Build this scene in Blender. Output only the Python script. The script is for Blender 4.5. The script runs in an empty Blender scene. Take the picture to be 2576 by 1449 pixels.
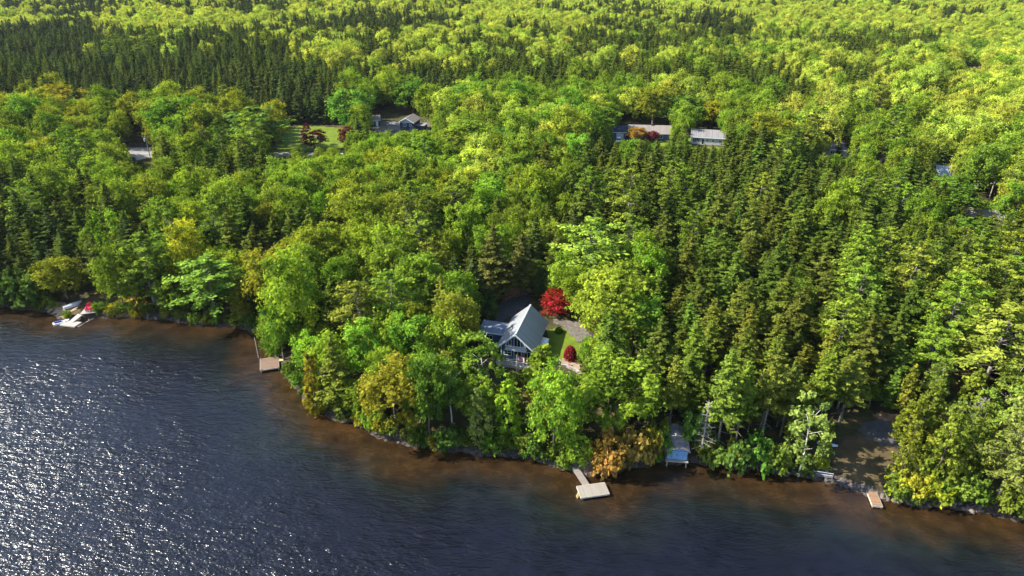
import bpy, math, random
import numpy as np
from mathutils import Vector, Matrix
random.seed(7); RNG = np.random.default_rng(7)
SC = bpy.context.scene; COL = SC.collection
rad = math.radians

# ------------------------------------------------------------------ camera frame (used to read the photograph's layout)
PITCH = rad(27); FPX = 1288/math.tan(rad(36.87)); CAMH = 72.0
fw = np.array([0, math.cos(PITCH), -math.sin(PITCH)]); up = np.array([0, math.sin(PITCH), math.cos(PITCH)])
def G(px, py, z=0.0):
    d = fw + np.array([1., 0, 0])*(px-1288)/FPX - up*(py-724.5)/FPX
    t = (z-CAMH)/d[2]
    return np.array([0, 0, CAMH]) + t*d
def project(x, y, z):
    v0 = np.asarray(x, float); v1 = np.asarray(y, float); v2 = np.asarray(z, float)-CAMH
    k = v1*fw[1] + v2*fw[2]; k = np.where(k < 1e-3, 1e-3, k)
    return 1288 + FPX*v0/k, 724.5 - FPX*(v1*up[1]+v2*up[2])/k, k

# ------------------------------------------------------------------ shoreline and terrain
SHORE_PX = [(-1500, 735), (-900, 745), (-300, 757), (0, 772), (60, 778), (110, 782), (150, 800), (200, 806), (250, 798), (330, 797), (420, 803),
  (500, 818), (600, 822), (648, 838), (684, 880), (704, 925), (738, 962), (772, 1008), (826, 1052), (880, 1062), (920, 1080),
  (970, 1106), (1040, 1122), (1120, 1134), (1200, 1143), (1300, 1148), (1370, 1162), (1420, 1182), (1466, 1197), (1540, 1190),
  (1640, 1168), (1720, 1164), (1800, 1167), (1900, 1182), (2000, 1197), (2060, 1205), (2130, 1226), (2200, 1252), (2300, 1272), (2400, 1278),
  (2480, 1292), (2576, 1310), (2900, 1360), (3600, 1430)]
SHORE = np.array([G(a, b)[:2] for a, b in SHORE_PX])
_sx = np.array([p[0] for p in SHORE_PX], float); _sy = np.array([p[1] for p in SHORE_PX], float)
def shore_sd(x, y):
    """signed distance to the waterline in metres, positive on land"""
    x = np.atleast_1d(np.asarray(x, float)); y = np.atleast_1d(np.asarray(y, float))
    best = np.full(x.shape, 1e9)
    for a, b in zip(SHORE[:-1], SHORE[1:]):
        d = b-a; L2 = d@d
        t = np.clip(((x-a[0])*d[0]+(y-a[1])*d[1])/L2, 0, 1)
        best = np.minimum(best, np.hypot(x-a[0]-t*d[0], y-a[1]-t*d[1]))
    px, py, k = project(x, y, np.zeros_like(x))
    s = np.interp(px, _sx, _sy)
    land = (py < s) & (k > 20)
    wob = 0.35*np.sin(x*1.3+y*0.7)+0.25*np.sin(x*2.9-y*1.9)
    return np.where(land, best, -best)+wob
def hgt(x, y):
    x = np.atleast_1d(np.asarray(x, float)); y = np.atleast_1d(np.asarray(y, float))
    sd = shore_sd(x, y); l = np.maximum(sd, 0)
    h = 0.85*(1-np.exp(-l/1.6)) + 2.2*(1-np.exp(-l/26)) + 2.6*(1-np.exp(-l/160))
    f = np.clip((y-300)/250, 0, 1)
    h += f*(5.0*np.sin(x/140+1.0+y/330)+4.0*np.sin(y/95+x/410)+1.8*np.sin(x/61-y/47))
    h += np.clip((y-760)/500, 0, 1)**1.3*26
    return np.where(sd < 0, np.maximum(sd*0.22, -3.0), h)
def hg(x, y): return float(hgt(x, y)[0])
def ground_at(px, py):
    """world point on the terrain seen at a photograph pixel"""
    z = 3.0
    for _ in range(12):
        p = G(px, py, z); z = 0.5*z+0.5*hg(p[0], p[1])
    p = G(px, py, z); return np.array([p[0], p[1], hg(p[0], p[1])])

# ------------------------------------------------------------------ materials
def new_mat(name):
    m = bpy.data.materials.new(name); m.use_nodes = True
    return m, m.node_tree, m.node_tree.nodes['Principled BSDF']
def plain(name, col, rough=0.7, noise=0.25, scale=3.0, metal=0.0, bump=0.0, col2=None, spec=0.3):
    m, nt, b = new_mat(name)
    b.inputs['Roughness'].default_value = rough; b.inputs['Metallic'].default_value = metal
    b.inputs['Specular IOR Level'].default_value = spec
    tc = nt.nodes.new('ShaderNodeTexCoord'); n = nt.nodes.new('ShaderNodeTexNoise')
    n.inputs['Scale'].default_value = scale; n.inputs['Detail'].default_value = 6
    nt.links.new(tc.outputs['Object'], n.inputs['Vector'])
    r = nt.nodes.new('ShaderNodeValToRGB')
    c2 = col2 or tuple(c*(1-noise) for c in col); c1 = col if col2 else tuple(min(1, c*(1+noise)) for c in col)
    r.color_ramp.elements[0].position = 0.35; r.color_ramp.elements[1].position = 0.65
    r.color_ramp.elements[0].color = (*c2, 1); r.color_ramp.elements[1].color = (*c1, 1)
    nt.links.new(n.outputs['Fac'], r.inputs['Fac']); nt.links.new(r.outputs['Color'], b.inputs['Base Color'])
    if bump:
        bp = nt.nodes.new('ShaderNodeBump'); bp.inputs['Strength'].default_value = bump; bp.inputs['Distance'].default_value = 0.05
        nt.links.new(n.outputs['Fac'], bp.inputs['Height']); nt.links.new(bp.outputs['Normal'], b.inputs['Normal'])
    return m
def striped(name, col, axis='X', period=0.14, gap=0.12, rough=0.75, var=0.35, dark=0.35):
    """boards / seams running across one object axis"""
    m, nt, b = new_mat(name); N = nt.nodes.new; L = nt.links.new
    b.inputs['Roughness'].default_value = rough; b.inputs['Specular IOR Level'].default_value = 0.3
    tc = N('ShaderNodeTexCoord'); sp = N('ShaderNodeSeparateXYZ'); L(tc.outputs['Object'], sp.inputs[0])
    dv = N('ShaderNodeMath'); dv.operation = 'DIVIDE'; L(sp.outputs[axis], dv.inputs[0]); dv.inputs[1].default_value = period
    fl = N('ShaderNodeMath'); fl.operation = 'FLOOR'; L(dv.outputs[0], fl.inputs[0])
    fr = N('ShaderNodeMath'); fr.operation = 'FRACT'; L(dv.outputs[0], fr.inputs[0])
    wn = N('ShaderNodeTexWhiteNoise'); wn.noise_dimensions = '1D'; L(fl.outputs[0], wn.inputs['W'])
    gt = N('ShaderNodeMath'); gt.operation = 'GREATER_THAN'; L(fr.outputs[0], gt.inputs[0]); gt.inputs[1].default_value = gap
    ns = N('ShaderNodeTexNoise'); ns.inputs['Scale'].default_value = 4; ns.inputs['Detail'].default_value = 5; L(tc.outputs['Object'], ns.inputs['Vector'])
    a = N('ShaderNodeMath'); a.operation = 'MULTIPLY_ADD'; L(wn.outputs['Value'], a.inputs[0]); a.inputs[1].default_value = var; a.inputs[2].default_value = 1-var*0.6
    c = N('ShaderNodeMath'); c.operation = 'MULTIPLY_ADD'; L(ns.outputs['Fac'], c.inputs[0]); c.inputs[1].default_value = 0.5; c.inputs[2].default_value = 0.75
    ml = N('ShaderNodeMath'); ml.operation = 'MULTIPLY'; L(a.outputs[0], ml.inputs[0]); L(c.outputs[0], ml.inputs[1])
    g2 = N('ShaderNodeMath'); g2.operation = 'MULTIPLY_ADD'; L(gt.outputs[0], g2.inputs[0]); g2.inputs[1].default_value = 1-dark; g2.inputs[2].default_value = dark
    m3 = N('ShaderNodeMath'); m3.operation = 'MULTIPLY'; L(ml.outputs[0], m3.inputs[0]); L(g2.outputs[0], m3.inputs[1])
    vm = N('ShaderNodeVectorMath'); vm.operation = 'SCALE'; vm.inputs[0].default_value = col; L(m3.outputs[0], vm.inputs['Scale'])
    L(vm.outputs[0], b.inputs['Base Color'])
    return m
def foliage_mat(name, trans=0.36, fixed=None):
    m, nt, b = new_mat(name); N = nt.nodes.new; L = nt.links.new; nt.nodes.remove(b)
    out = nt.nodes['Material Output']
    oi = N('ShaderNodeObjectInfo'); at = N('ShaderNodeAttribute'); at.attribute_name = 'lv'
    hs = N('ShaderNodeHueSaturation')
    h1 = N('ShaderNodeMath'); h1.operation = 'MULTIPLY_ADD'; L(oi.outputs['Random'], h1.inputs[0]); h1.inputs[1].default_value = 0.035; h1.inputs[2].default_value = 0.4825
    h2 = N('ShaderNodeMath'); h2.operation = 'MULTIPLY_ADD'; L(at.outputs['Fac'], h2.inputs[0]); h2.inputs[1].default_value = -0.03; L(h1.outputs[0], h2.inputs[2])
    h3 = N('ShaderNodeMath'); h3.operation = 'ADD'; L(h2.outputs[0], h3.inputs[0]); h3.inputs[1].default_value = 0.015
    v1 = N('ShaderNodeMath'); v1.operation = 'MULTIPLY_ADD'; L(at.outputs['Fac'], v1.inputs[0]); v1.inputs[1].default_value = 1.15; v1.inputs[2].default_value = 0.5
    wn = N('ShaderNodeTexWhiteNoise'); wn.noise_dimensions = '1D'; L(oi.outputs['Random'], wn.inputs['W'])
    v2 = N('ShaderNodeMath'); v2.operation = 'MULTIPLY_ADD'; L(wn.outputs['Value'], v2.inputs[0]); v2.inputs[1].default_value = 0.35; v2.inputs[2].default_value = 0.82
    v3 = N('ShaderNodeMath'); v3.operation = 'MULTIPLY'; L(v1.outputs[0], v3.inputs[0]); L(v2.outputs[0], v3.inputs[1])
    if fixed: hs.inputs['Color'].default_value = (*fixed, 1)
    else: L(oi.outputs['Color'], hs.inputs['Color'])
    L(h3.outputs[0], hs.inputs['Hue']); L(v3.outputs[0], hs.inputs['Value'])
    df = N('ShaderNodeBsdfDiffuse'); tr = N('ShaderNodeBsdfTranslucent'); mx = N('ShaderNodeMixShader'); mx.inputs[0].default_value = trans
    L(hs.outputs['Color'], df.inputs['Color'])
    g = N('ShaderNodeMix'); g.data_type = 'RGBA'; g.blend_type = 'MULTIPLY'; g.inputs[0].default_value = 1.0
    L(hs.outputs['Color'], g.inputs[6]); g.inputs[7].default_value = (1.5, 1.35, 0.6, 1)
    L(g.outputs[2], tr.inputs['Color'])
    L(df.outputs[0], mx.inputs[1]); L(tr.outputs[0], mx.inputs[2]); L(mx.outputs[0], out.inputs['Surface'])
    return m
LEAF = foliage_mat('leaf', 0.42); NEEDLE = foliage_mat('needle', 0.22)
BARK = plain('bark', (0.12, 0.095, 0.075), 0.9, 0.4, 5); GREYBARK = plain('weathered_bark', (0.17, 0.15, 0.13), 0.9, 0.35, 5)
WHITEBARK = plain('birch_bark', (0.55, 0.52, 0.47), 0.8, 0.3, 6); DEADWOOD = plain('dead_wood', (0.3, 0.25, 0.23), 0.9, 0.3, 4)
WHITE = plain('white_paint', (0.6, 0.6, 0.59), 0.5, 0.06, 2); TRIM = plain('white_trim', (0.72, 0.74, 0.76), 0.5, 0.06, 2)
NAVY = striped('navy_boards', (0.045, 0.1, 0.19), 'Z', 0.16, 0.1, 0.6, 0.15, 0.6)
GLASS = plain('window_glass', (0.015, 0.018, 0.022), 0.08, 0.2, 1, spec=0.6)
STONE = plain('stone', (0.075, 0.068, 0.062), 0.9, 0.4, 2.5, bump=0.4)
CONC = plain('concrete', (0.42, 0.4, 0.37), 0.85, 0.15, 1.5)
DARKMETAL = plain('dark_metal', (0.03, 0.03, 0.033), 0.4, 0.2, 2); POLEWOOD = plain('pole_wood', (0.3, 0.25, 0.2), 0.85, 0.25, 4)
RUBBER = plain('rubber', (0.015, 0.015, 0.015), 0.8, 0.1, 3)

# ------------------------------------------------------------------ object helpers
def link(o, parent=None):
    COL.objects.link(o)
    if parent is not None: o.parent = parent
    return o
def tag(o, label=None, cat=None, group=None, kind=None):
    if label: o['label'] = label
    if cat: o['category'] = cat
    if group: o['group'] = group
    if kind: o['kind'] = kind
    return o
def empty(name, loc, rz=0, label=None, cat=None, group=None):
    o = bpy.data.objects.new(name, None); o.empty_display_size = 0.2
    o.location = loc; o.rotation_euler = (0, 0, rz); link(o)
    return tag(o, label, cat, group)
def copy_tree(o, parent=None):
    c = o.copy(); link(c, parent)
    for ch in list(o.children): copy_tree(ch, c)
    return c
class MB:
    """collects faces and links them as one mesh"""
    def __init__(s): s.v = []; s.f = []; s.m = []
    def poly(s, pts, mi=0):
        i = len(s.v); s.v += [tuple(map(float, p)) for p in pts]; s.f.append(tuple(range(i, i+len(pts)))); s.m.append(mi)
    def hexa(s, b, t, mi=0):
        i = len(s.v); s.v += [tuple(map(float, p)) for p in list(b)+list(t)]
        for f in ((3, 2, 1, 0), (4, 5, 6, 7), (0, 1, 5, 4), (1, 2, 6, 5), (2, 3, 7, 6), (3, 0, 4, 7)):
            s.f.append(tuple(i+k for k in f)); s.m.append(mi)
    def box(s, x0, x1, y0, y1, z0, z1, mi=0):
        s.hexa([(x0, y0, z0), (x1, y0, z0), (x1, y1, z0), (x0, y1, z0)], [(x0, y0, z1), (x1, y0, z1), (x1, y1, z1), (x0, y1, z1)], mi)
    def prism(s, prof, y0, y1, mi=0):
        """profile in x,z pushed along y"""
        n = len(prof); i = len(s.v)
        s.v += [(x, y0, z) for x, z in prof]+[(x, y1, z) for x, z in prof]
        s.f.append(tuple(range(i, i+n))); s.f.append(tuple(range(i+2*n-1, i+n-1, -1)))
        for k in range(n): s.f.append((i+k, i+n+k, i+n+(k+1) % n, i+(k+1) % n))
        s.m += [mi]*(n+2)
    def tube(s, p0, p1, r0, r1=None, n=7, mi=0):
        r1 = r0 if r1 is None else r1; p0 = Vector(p0); p1 = Vector(p1); d = (p1-p0).normalized()
        a = d.orthogonal().normalized(); b = d.cross(a); i = len(s.v)
        for p, r in ((p0, r0), (p1, r1)):
            for k in range(n):
                q = p+(a*math.cos(2*math.pi*k/n)+b*math.sin(2*math.pi*k/n))*r; s.v.append(tuple(q))
        for k in range(n): s.f.append((i+k, i+(k+1) % n, i+n+(k+1) % n, i+n+k)); s.m.append(mi)
        s.f.append(tuple(range(i+n-1, i-1, -1))); s.f.append(tuple(range(i+n, i+2*n))); s.m += [mi, mi]
    def beam(s, p0, p1, w, h, mi=0):
        p0 = Vector(p0); p1 = Vector(p1); d = (p1-p0).normalized()
        sd = d.cross(Vector((0, 0, 1)));
        sd = Vector((1, 0, 0)) if sd.length < 1e-4 else sd.normalized()
        u = sd.cross(d)
        c = lambda p, a, b: p+sd*(a*w/2)+u*(b*h/2)
        s.hexa([c(p0, -1, -1), c(p0, 1, -1), c(p0, 1, 1), c(p0, -1, 1)], [c(p1, -1, -1), c(p1, 1, -1), c(p1, 1, 1), c(p1, -1, 1)], mi)
    def build(s, name, mats, parent=None, bevel=0.0, smooth=False):
        me = bpy.data.meshes.new(name); me.from_pydata(s.v, [], s.f)
        for m in (mats if isinstance(mats, (list, tuple)) else [mats]): me.materials.append(m)
        me.polygons.foreach_set('material_index', s.m)
        if smooth: me.polygons.foreach_set('use_smooth', [True]*len(s.f))
        me.update(); o = bpy.data.objects.new(name, me); link(o, parent)
        if bevel:
            b = o.modifiers.new('edge', 'BEVEL'); b.width = bevel; b.segments = 2; b.limit_method = 'ANGLE'
        return o
def np_mesh(name, verts, faces4, mats, lv=None, mi=None):
    me = bpy.data.meshes.new(name); nv = len(verts); nf = len(faces4)
    me.vertices.add(nv); me.vertices.foreach_set('co', np.ascontiguousarray(verts, np.float32).ravel())
    me.loops.add(nf*4); me.loops.foreach_set('vertex_index', np.ascontiguousarray(faces4, np.int32).ravel())
    me.polygons.add(nf); me.polygons.foreach_set('loop_start', np.arange(0, nf*4, 4, dtype=np.int32))
    for m in mats: me.materials.append(m)
    if mi is not None: me.polygons.foreach_set('material_index', np.ascontiguousarray(mi, np.int32))
    me.update(calc_edges=True)
    if lv is not None:
        a = me.attributes.new('lv', 'FLOAT', 'FACE'); a.data.foreach_set('value', np.ascontiguousarray(lv, np.float32))
    return me

# ------------------------------------------------------------------ tree prototypes
def leaf_quads(c, n, size, aspect, rng, lvb=None):
    """quads centred at c with normals n"""
    k = len(c); n = n/np.linalg.norm(n, axis=1, keepdims=True)
    t = rng.normal(size=(k, 3)); t -= n*(t*n).sum(1, keepdims=True); t /= np.linalg.norm(t, axis=1, keepdims=True)
    b = np.cross(n, t); s = size*(0.5+rng.random((k, 1))**2*1.1)*1.15 if np.isscalar(size) else size[:, None]
    t = t*s*0.5; b = b*s*0.5*aspect
    v = np.stack([c-t-b*0.4, c+t*0.1-b, c+t+b*0.3, c-t*0.1+b], 1).reshape(-1, 3)
    f = np.arange(k*4).reshape(k, 4)
    return v, f, (rng.random(k) if lvb is None else np.clip(lvb+rng.normal(0, 0.22, k), 0, 1))
def broad_crown(rng, R, H, base, lobes, twigs, per, size, top_bias=0.35, prof='round', lobe_r=0.34, gap=0.0):
    C = []; Nn = []; LB = []
    zc = (base+H)/2; hz = (H-base)/2
    for i in range(lobes):
        u = (i+0.5)/lobes; ct = 1-2*u*0.93; ph = i*2.39996+rng.uniform(-.4, .4); st = math.sqrt(max(0, 1-ct*ct))
        rr = rng.uniform(0.4, 0.92)
        if prof == 'cone':
            z = base+(H-base)*(1-u**0.8)*0.92+0.2; w = R*(0.12+0.95*(1-(z-base)/(H-base))**0.85)*rng.uniform(0.45, 0.85)
            lc = np.array([w*math.cos(ph), w*math.sin(ph), z]); lr = max(0.4, lobe_r*R*(0.5+0.7*(1-(z-base)/(H-base))))
        else:
            lc = np.array([st*math.cos(ph)*R*rr, st*math.sin(ph)*R*rr, zc+ct*hz*rr*1.05]); lr = lobe_r*R*rng.uniform(0.55, 1.4)
        if rng.random() < gap: continue
        lt = rng.uniform(0.15, 0.85)
        for j in range(twigs):
            d = rng.normal(size=3); d /= np.linalg.norm(d)
            out = lc-np.array([0, 0, zc-0.4*hz]); out = out/(np.linalg.norm(out)+1e-6)
            d = d*0.8+out*0.55+np.array([0, 0, top_bias]); d /= np.linalg.norm(d)
            L = lr*rng.uniform(0.7, 1.35)
            t = np.linspace(0.35, 1.0, per)+rng.uniform(-.06, .06, per)
            p = lc+d[None]*(t*L)[:, None]+rng.normal(0, 0.09*lr, (per, 3))
            C.append(p); Nn.append(d[None]*0.8+rng.normal(0, 0.55, (per, 3))+np.array([0, 0, 0.35]))
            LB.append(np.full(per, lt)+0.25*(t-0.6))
    C = np.concatenate(C); Nn = np.concatenate(Nn); LB = np.concatenate(LB)
    return leaf_quads(C, Nn, size, 0.75, rng, LB)
def spruce_crown(rng, R, H, base, whorls, size, ragged=0.25, droop=0.3):
    C = []; Nn = []; S = []; LB = []
    for i in range(whorls):
        t = i/(whorls-1); z0 = base+(H-base)*t**0.9
        Lm = R*((1-t)**0.62*0.96+0.04)*(1+0.06*math.sin(i*1.9+ragged*40))
        nb = max(3, int(8-4*t)); ph0 = rng.uniform(0, 6.28)
        for j in range(nb):
            ph = ph0+j*6.283/nb+rng.uniform(-.3, .3); L = Lm*rng.uniform(1-ragged*1.4, 1+ragged*0.6); lt = rng.uniform(0.2, 0.8)
            k = max(3, int(3+L*4.5)); s = np.linspace(0.12, 1, k)
            r = s*L; z = z0-droop*L*s+0.22*L*s*s*1.3+rng.normal(0, .22)
            w = 0.30*L*(1-s*0.75)+0.07
            for side in (-1, 0, 1):
                off = side*w*rng.uniform(0.5, 1.0, k)
                p = np.stack([r*math.cos(ph)-off*math.sin(ph), r*math.sin(ph)+off*math.cos(ph), z-abs(side)*0.10+rng.uniform(-.1, .1, k)], 1)
                C.append(p); Nn.append(np.array([math.cos(ph)*0.45, math.sin(ph)*0.45, 0.8])+rng.normal(0, 0.38, (k, 3)))
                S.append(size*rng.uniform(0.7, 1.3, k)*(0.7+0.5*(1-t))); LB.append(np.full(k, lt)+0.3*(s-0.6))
    C = np.concatenate(C); Nn = np.concatenate(Nn); S = np.concatenate(S)
    return leaf_quads(C, Nn, S, 0.62, rng, np.concatenate(LB))
def pine_crown(rng, R, H, base, tiers, puffs=3, per=34, size=0.46):
    C = []; Nn = []; LB = []; limbs = []
    for i in range(tiers):
        t = i/(tiers-1); z0 = base+(H-base)*t*0.98+rng.uniform(-.25, .25)
        Lm = R*(0.28+0.85*math.sin(math.pi*min(1, (1-t)*0.62+0.06)))*(1 if t < .9 else 0.5)
        nb = int(rng.integers(4, 7)) if t < .9 else 4
        ph0 = rng.uniform(0, 6.28)
        for j in range(nb):
            ph = ph0+j*6.283/nb+rng.uniform(-.45, .45); L = Lm*rng.uniform(0.6, 1.2); lt = rng.uniform(.2, .8)
            rise = rng.uniform(-0.03, 0.28)+0.35*t
            limbs.append(((0, 0, z0), (L*.9*math.cos(ph), L*.9*math.sin(ph), z0+rise*L*.9)))
            for q in range(puffs):
                s = 0.42+0.58*(q+0.5)/puffs; c = np.array([L*s*math.cos(ph), L*s*math.sin(ph), z0+rise*L*s+0.15])
                a = L*0.24+0.22; m = rng.normal(size=(per, 3)); m /= np.linalg.norm(m, axis=1, keepdims=True); m *= rng.uniform(0.4, 1, (per, 1))
                rr = m*np.array([a*1.0, a*0.8, 0.24+0.05*L])
                e = np.stack([rr[:, 0]*math.cos(ph)-rr[:, 1]*math.sin(ph), rr[:, 0]*math.sin(ph)+rr[:, 1]*math.cos(ph), rr[:, 2]], 1)
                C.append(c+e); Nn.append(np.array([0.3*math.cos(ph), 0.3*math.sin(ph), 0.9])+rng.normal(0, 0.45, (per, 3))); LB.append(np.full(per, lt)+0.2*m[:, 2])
    C = np.concatenate(C); Nn = np.concatenate(Nn)
    v, f, l = leaf_quads(C, Nn, size, 0.5, rng, np.concatenate(LB))
    return v, f, l, limbs
def trunk_arrays(rng, H, r, limbs=(), n=7, bend=0.2, segs=5):
    mb = MB(); p = np.zeros(3); pts = [p]
    for i in range(1, segs+1):
        pts.append(np.array([rng.uniform(-bend, bend)*i/segs, rng.uniform(-bend, bend)*i/segs, H*i/segs]))
    pts[0] = np.array([0, 0, -0.6])
    for i in range(segs):
        mb.tube(pts[i], pts[i+1], r*(1-i/segs)*1.0+0.02, r*(1-(i+1)/segs)+0.02, n)
    for a, b in limbs: mb.tube(a, b, max(0.035, r*0.22), 0.02, 4)
    return mb
PROTO = {}     # kind -> list of (crown mesh, trunk mesh, R, H)
def add_proto(kind, crown, trunk_mb, leafmat, barkmat, R, H):
    v, f, lv = crown
    i = len(PROTO.setdefault(kind, []))
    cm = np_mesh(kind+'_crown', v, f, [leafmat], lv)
    tm = bpy.data.meshes.new(kind+'_trunk'); tm.from_pydata(trunk_mb.v, [], trunk_mb.f); tm.materials.append(barkmat)
    for p in tm.polygons: p.use_smooth = len(p.vertices) == 4
    tm.update()
    # joined version for the far forest
    jm = np_mesh(kind+'_whole', v, f, [leafmat, barkmat], lv)
    PROTO[kind].append((cm, tm, jm, R, H))
def limb_list(rng, n, z0, z1, L):
    o = []
    for i in range(n):
        ph = i*2.4+rng.uniform(-.4, .4); z = z0+(z1-z0)*i/max(1, n-1); l = L*rng.uniform(.5, 1)
        o.append(((0, 0, z), (l*math.cos(ph), l*math.sin(ph), z+l*rng.uniform(.6, 1.1))))
    return o
def make_protos():
    for s in range(4):
        g = np.random.default_rng(100+s)
        R, H = 4.6, 12.5
        add_proto('maple', broad_crown(g, R, H, 2.6+0.5*s*0.4, 40, 26, 11, 0.32, gap=0.08), trunk_arrays(g, H*0.8, 0.24, limb_list(g, 9, 3, 8.5, 3.2)), LEAF, BARK, R, H)
        g = np.random.default_rng(200+s); R, H = 2.5, 15.5
        add_proto('spruce', spruce_crown(g, R, H, 1.8+s*0.4, 34, 0.42, 0.34+0.07*s, 0.34), trunk_arrays(g, H*0.97, 0.2, bend=0.05), NEEDLE, BARK, R, H)
        g = np.random.default_rng(300+s); R, H = 4.0, 18.0
        v, f, l, lb = pine_crown(g, R, H, 5.0+s*0.6, 12)
        add_proto('pine', (v, f, l), trunk_arrays(g, H*0.95, 0.27, lb, bend=0.25), NEEDLE, GREYBARK, R, H)
        g = np.random.default_rng(400+s); R, H = 2.9, 12.0
        add_proto('birch', broad_crown(g, R, H, 2.8, 30, 15, 8, 0.34, 0.45, lobe_r=0.3, gap=0.12), trunk_arrays(g, H*0.85, 0.13, limb_list(g, 8, 3.5, 9, 1.9), bend=0.5), LEAF, WHITEBARK, R, H)
        g = np.random.default_rng(500+s); R, H = 2.5, 10.5
        add_proto('cedar', broad_crown(g, R, H, 0.7, 40, 13, 8, 0.34, 0.3, prof='cone', lobe_r=0.32), trunk_arrays(g, H*0.9, 0.16, bend=0.1), LEAF, BARK, R, H)
        g = np.random.default_rng(600+s); R, H = 1.5, 1.9
        add_proto('shrub', broad_crown(g, R, H, 0.1, 15, 12, 7, 0.27, 0.5, lobe_r=0.45), trunk_arrays(g, 1.0, 0.05, limb_list(g, 5, 0.1, 0.5, 0.8)), LEAF, BARK, R, H)
    for s in range(2):   # spruce grown in the shade: bare grey lower stem, thin top
        g = np.random.default_rng(700+s); R, H = 2.3, 16.0
        dead = [((0, 0, z), (1.3*math.cos(z*5.1), 1.3*math.sin(z*5.1), z-0.25)) for z in np.arange(2.5, 7.2, 0.45)]
        add_proto('lanky', spruce_crown(g, R, H, 6.6, 27, 0.42, 0.45, 0.25), trunk_arrays(g, H*0.97, 0.17, dead, bend=0.25), NEEDLE, GREYBARK, R, H)
make_protos()

# foliage colours (object colour) per look
LOOK = {  # name: (kind, colour, jitter, words)
 'M': ('maple', (0.15, 0.23, 0.022), 'fresh green'), 'L': ('maple', (0.3, 0.365, 0.05), 'lime green'), 'Y': ('maple', (0.185, 0.225, 0.02), 'yellowing'),
 'O': ('maple', (0.3, 0.19, 0.02), 'orange tinged'),
 'S': ('spruce', (0.074, 0.104, 0.014), 'olive green'), 'D': ('spruce', (0.056, 0.08, 0.017), 'dark green'), 'K': ('lanky', (0.105, 0.125, 0.015), 'thin topped olive'),
 'P': ('pine', (0.13, 0.19, 0.019), 'bright green'), 'B': ('birch', (0.15, 0.21, 0.035), 'pale green'), 'C': ('cedar', (0.135, 0.175, 0.018), 'yellow green')}
KINDNAME = {'maple': 'maple_tree', 'spruce': 'spruce_tree', 'lanky': 'bare_stemmed_spruce', 'pine': 'pine_tree', 'birch': 'birch_tree', 'cedar': 'cedar_tree', 'shrub': 'shrub'}
KINDWORD = {'maple': 'maple', 'spruce': 'spruce', 'lanky': 'bare stemmed spruce', 'pine': 'pine', 'birch': 'birch', 'cedar': 'cedar', 'shrub': 'shrub'}
def jit(c, rng, a=0.14):
    k = 1+rng.uniform(-a, a)
    return tuple(min(1, max(0.002, v*k*(1+rng.uniform(-a*0.6, a*0.6)))) for v in c)
TREES = []   # every individual tree: dict
def plant(kind, x, y, z, r, h, col, label=None, look='', hero=False, whole=False, group=None, lean=0.0, var=None):
    i = random.randrange(len(PROTO[kind])) if var is None else var % len(PROTO[kind]); cm, tm, jm, R, H = PROTO[kind][i]
    rz = random.uniform(0, 6.28); sc = (r/R, r/R, h/H)
    root = empty(KINDNAME[kind], (x, y, z), rz, label, KINDNAME[kind].split('_')[-1], group)
    root.scale = (sc[0]*random.uniform(.88, 1.12), sc[1]*random.uniform(.88, 1.12), sc[2])
    if not hero: root.rotation_euler = (random.gauss(0, .035), random.gauss(0, .035), rz)
    if lean: root.rotation_euler = (lean*math.sin(rz), lean, rz)
    c = bpy.data.objects.new('crown', cm); link(c, root); c.color = (*col, 1)
    t = bpy.data.objects.new('trunk', tm); link(t, root)
    TREES.append(dict(o=root, x=x, y=y, r=r, h=h, kind=kind, look=look, hero=hero))
    return root

# ------------------------------------------------------------------ hero trees: (kind, look or colour, base px x, base px y, top px y, crown width px, label)
def hero(kind, col, bx, by, ty, w, label, lean=0.0, var=None):
    p = ground_at(bx, by)
    _, _, k = project(p[0], p[1], p[2]); k = float(k)
    lo, hi = 0.5, 40.0
    for _ in range(40):
        m = (lo+hi)/2; _, yy, _ = project(p[0], p[1], p[2]+m)
        if yy > ty: lo = m
        else: hi = m
    h = lo; r = w/2*k/FPX*1.05
    kk = 1.3 if col[1] > col[0]*0.55 else 1.0
    wr = 1.04 if col[1] > col[0] else 1.0
    return plant(kind, p[0], p[1], p[2]-0.1, r, h, jit((col[0]*kk*wr, col[1]*kk, col[2]*kk), RNG, 0.05), label, hero=True, lean=lean, var=var)
GRN = (0.085, 0.165, 0.016); LIME = (0.15, 0.215, 0.018); YEL = (0.2, 0.195, 0.014); OLV = (0.15, 0.17, 0.016); DKG = (0.06, 0.115, 0.014)
SPR = (0.08, 0.108, 0.014); SPY = (0.11, 0.125, 0.014); PIN = (0.095, 0.15, 0.016); PAL = (0.14, 0.18, 0.04)
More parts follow.
